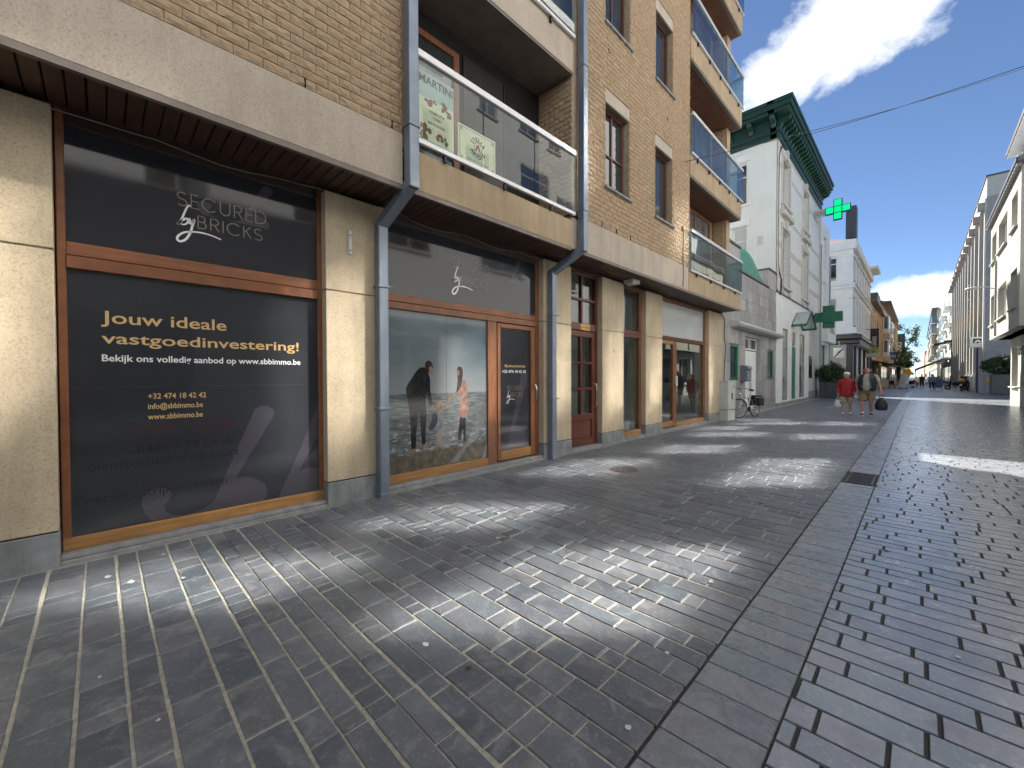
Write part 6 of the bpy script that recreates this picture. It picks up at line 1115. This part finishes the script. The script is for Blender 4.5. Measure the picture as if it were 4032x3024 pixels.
tw = thing('tow_away_sign', 'white square sign with a black pictogram on a blue pole at the right side street', 'sign', (3.75,56.5,0)); MB().tube([(3.75,56.6,0),(3.75,56.6,5.0)], .065, 10).build('pole', M_PURP, tw, smooth=True); fr_s = FR((3.72,56.45,4.55),(1,0,0),(0,0,1),(0,-1,0)); fbox(MB(),fr_s,-.47,.47,-.45,.50,-.02,.02).build('plate', M_WHITE_W, tw, bev=.02); fbox(MB(),fr_s,-.25,.27,-.05,.36,.02,.025).build('black_square', M_BLACK, tw); MB().add([fr_s(*q_,.03) for q_ in ((-.2,.0),(-.04,.0),(.0,.11),(.11,.0),(.22,.0),(.22,.14),(.08,.26),(-.08,.22))], [tuple(range(8))]).build('pictogram', M_WHITE_W, tw)
sn = thing('street_name_plate', 'small dark blue street name plate on the grey stone block', 'sign', (4.6,54.8,5)); fbox(MB(), FR((4.35,54.82,5.05),(1,0,0),(0,0,1),(0,-1,0)), 0, 1.5, 0, .34, 0, .03).build('plate', M_PURP, sn); fbox(MB(), FR((4.35,54.82,5.05),(1,0,0),(0,0,1),(0,-1,0)), .5, .95, .12, .22, .03, .035).build('white_mark', M_WHITE_W, sn)
tag(MB().box((4.15,54.78,1.0),(4.65,54.835,1.35)).build('hydrant_plate', M_YEL), 'small yellow plate low on the grey stone block', 'plate')
# --- scooters and delivery bike at the right
def scooter(x, y, rz, label, m, box_=False):
    t = thing('scooter', label, 'scooter', (x,y,0)); X = Matrix.Translation((x,y,0)) @ Matrix.Rotation(rz,4,'Z')
    def b(mb, n, m, bev=0, sm=True): return mb.build(n, m, t, smooth=sm, bev=bev, xf=X)
    for yy in (-.62,.62): o = b(MB().tube([(0,yy+.22*math.cos(w),.25+.22*math.sin(w)) for w in [2*PI*i/20 for i in range(20)]], .06, 8, closed=True), 'tyre', M_BLACK); b(MB().lathe([(.01,-.04),(.17,-.04),(.17,.04),(.01,.04)], (0,yy,.25), 14, 'x'), 'rim', M_SILVER)
    b(MB().tube([(0,-.62,.45),(0,-.3,.62),(0,.1,.68),(0,.2,.5)], [.16,.2,.2,.12], 10), 'rear_body', m); b(MB().tube([(0,-.75,.82),(0,-.3,.84),(0,.15,.80)], [.12,.17,.12], 10, sq=.5), 'seat', M_BLACK); b(MB().tube([(0,.2,.30),(0,-.1,.28)], [.18,.18], 8, sq=.3), 'footboard', M_BLACK); b(MB().tube([(0,.50,.35),(0,.42,.8),(0,.36,1.05)], [.10,.2,.1], 10, sq=.5), 'front_shield', m); b(MB().tube([(-.33,.30,1.10),(0,.36,1.08),(.33,.30,1.10)], .02, 6), 'handlebar', M_BLKM); b(MB().ball((0,.47,.98), .09, 10, 8), 'headlamp', M_CHROME); b(MB().box((-.09,-.90,.55),(.09,-.87,.70)), 'number_plate', M_WHITE_W); b(MB().tube([(0,-.88,.74),(0,-.84,.74)], .06, 8), 'tail_lamp', M_REDC); b(MB().tube([(.05,0,.25),(.2,.05,.02)], .015, 6), 'stand', M_BLKM)
    for s in (-1,1): b(MB().tube([(.28*s,.32,1.1),(.33*s,.30,1.3)], .01, 6).ball((.34*s,.29,1.33), (.07,.02,.05), 8, 6), 'mirror', M_BLKM)
    if box_: b(MB().box((-.28,-1.0,.95),(.28,-.45,1.5)), 'delivery_box', box_, .03, False)
scooter(3.25,60.6,rad(-22),'dark scooter with a yellow cloth parked nearest the blue pole',M_BLKM); tag(MB().ball((3.05,60.7,1.1), (.22,.25,.16), 10, 8).build('yellow_cloth', M_YEL, None, smooth=True), 'bright yellow cloth lying on the seat of the nearest scooter', 'cloth'); scooter(2.85,66.5,rad(70),'black delivery scooter with a large dark box behind the nearest scooter',M_BLKM,M_BLACK)
# --- wires over the street
def wire(p, q, sag, r_, label, m=M_CABLE):
    p, q = Vector(p), Vector(q); cable([p.lerp(q,t)-Vector((0,0,sag*4*t*(1-t))) for t in [i/16 for i in range(17)]], r_, label, m=m)
wire((-5.05,25.3,13.75),(3.9,22.5,12.15),.12,.012,'upper dark wire crossing the street from the white brick building'); wire((-4.3,10.62,7.0),(3.9,25.3,13.4),.2,.010,'thin wire rising from the brown building across the street'); wire((-4.6,48,8.6),(3.9,70,11),.3,.015,'grey wire slung between the white corner building and the finned block',M_CABLEG); wire((-4.5,100,13.5),(4,110,16),.4,.03,'far wire hanging between the salmon house and the right side',M_CABLEG); wire((-4.5,150,12),(4,160,13),.4,.03,'farthest wire hanging over the street by the tree',M_CABLEG)
# --- tree down the street
tt = thing('street_tree', 'leafy green street tree with a dark trunk far down the left side', 'tree', (-3.4,118,0)); MB().tube([(-3.4,118,0),(-3.3,118,2.5),(-3.0,118,5),(-2.2,118,8)], [.35,.28,.2,.1], 8).build('trunk', M_TRUNK, tt, smooth=True)
for i, (a, b) in enumerate((((-3.3,118,3.2),(-5,117,5.5)),((-3.2,118,3.6),(-1.0,118.5,5.6)),((-3.0,118,5),(-4.2,119,8.2)),((-2.6,118,6.5),(-.6,117.5,9.5)))): MB().tube([a,lerp(a,b,.5),b], [.14,.1,.05], 6).build('limb', M_TRUNK, tt)
foliage('crown', tt, (-2.9,118,5.2), (2.9,2.4,1.9), 3200, .42, M_LEAF2, 31); 
t2 = thing('street_tree', 'taller feathery tree rising behind the grey-green banner', 'tree', (-3.9,150,0)); MB().tube([(-3.9,150,0),(-3.7,150,5),(-3.0,150,12)], [.4,.3,.12], 8).build('trunk', M_TRUNK, t2, smooth=True); foliage('crown', t2, (-2.6,150,11.2), (3.2,2.4,3.8), 1500, .6, M_LEAF2, 37)
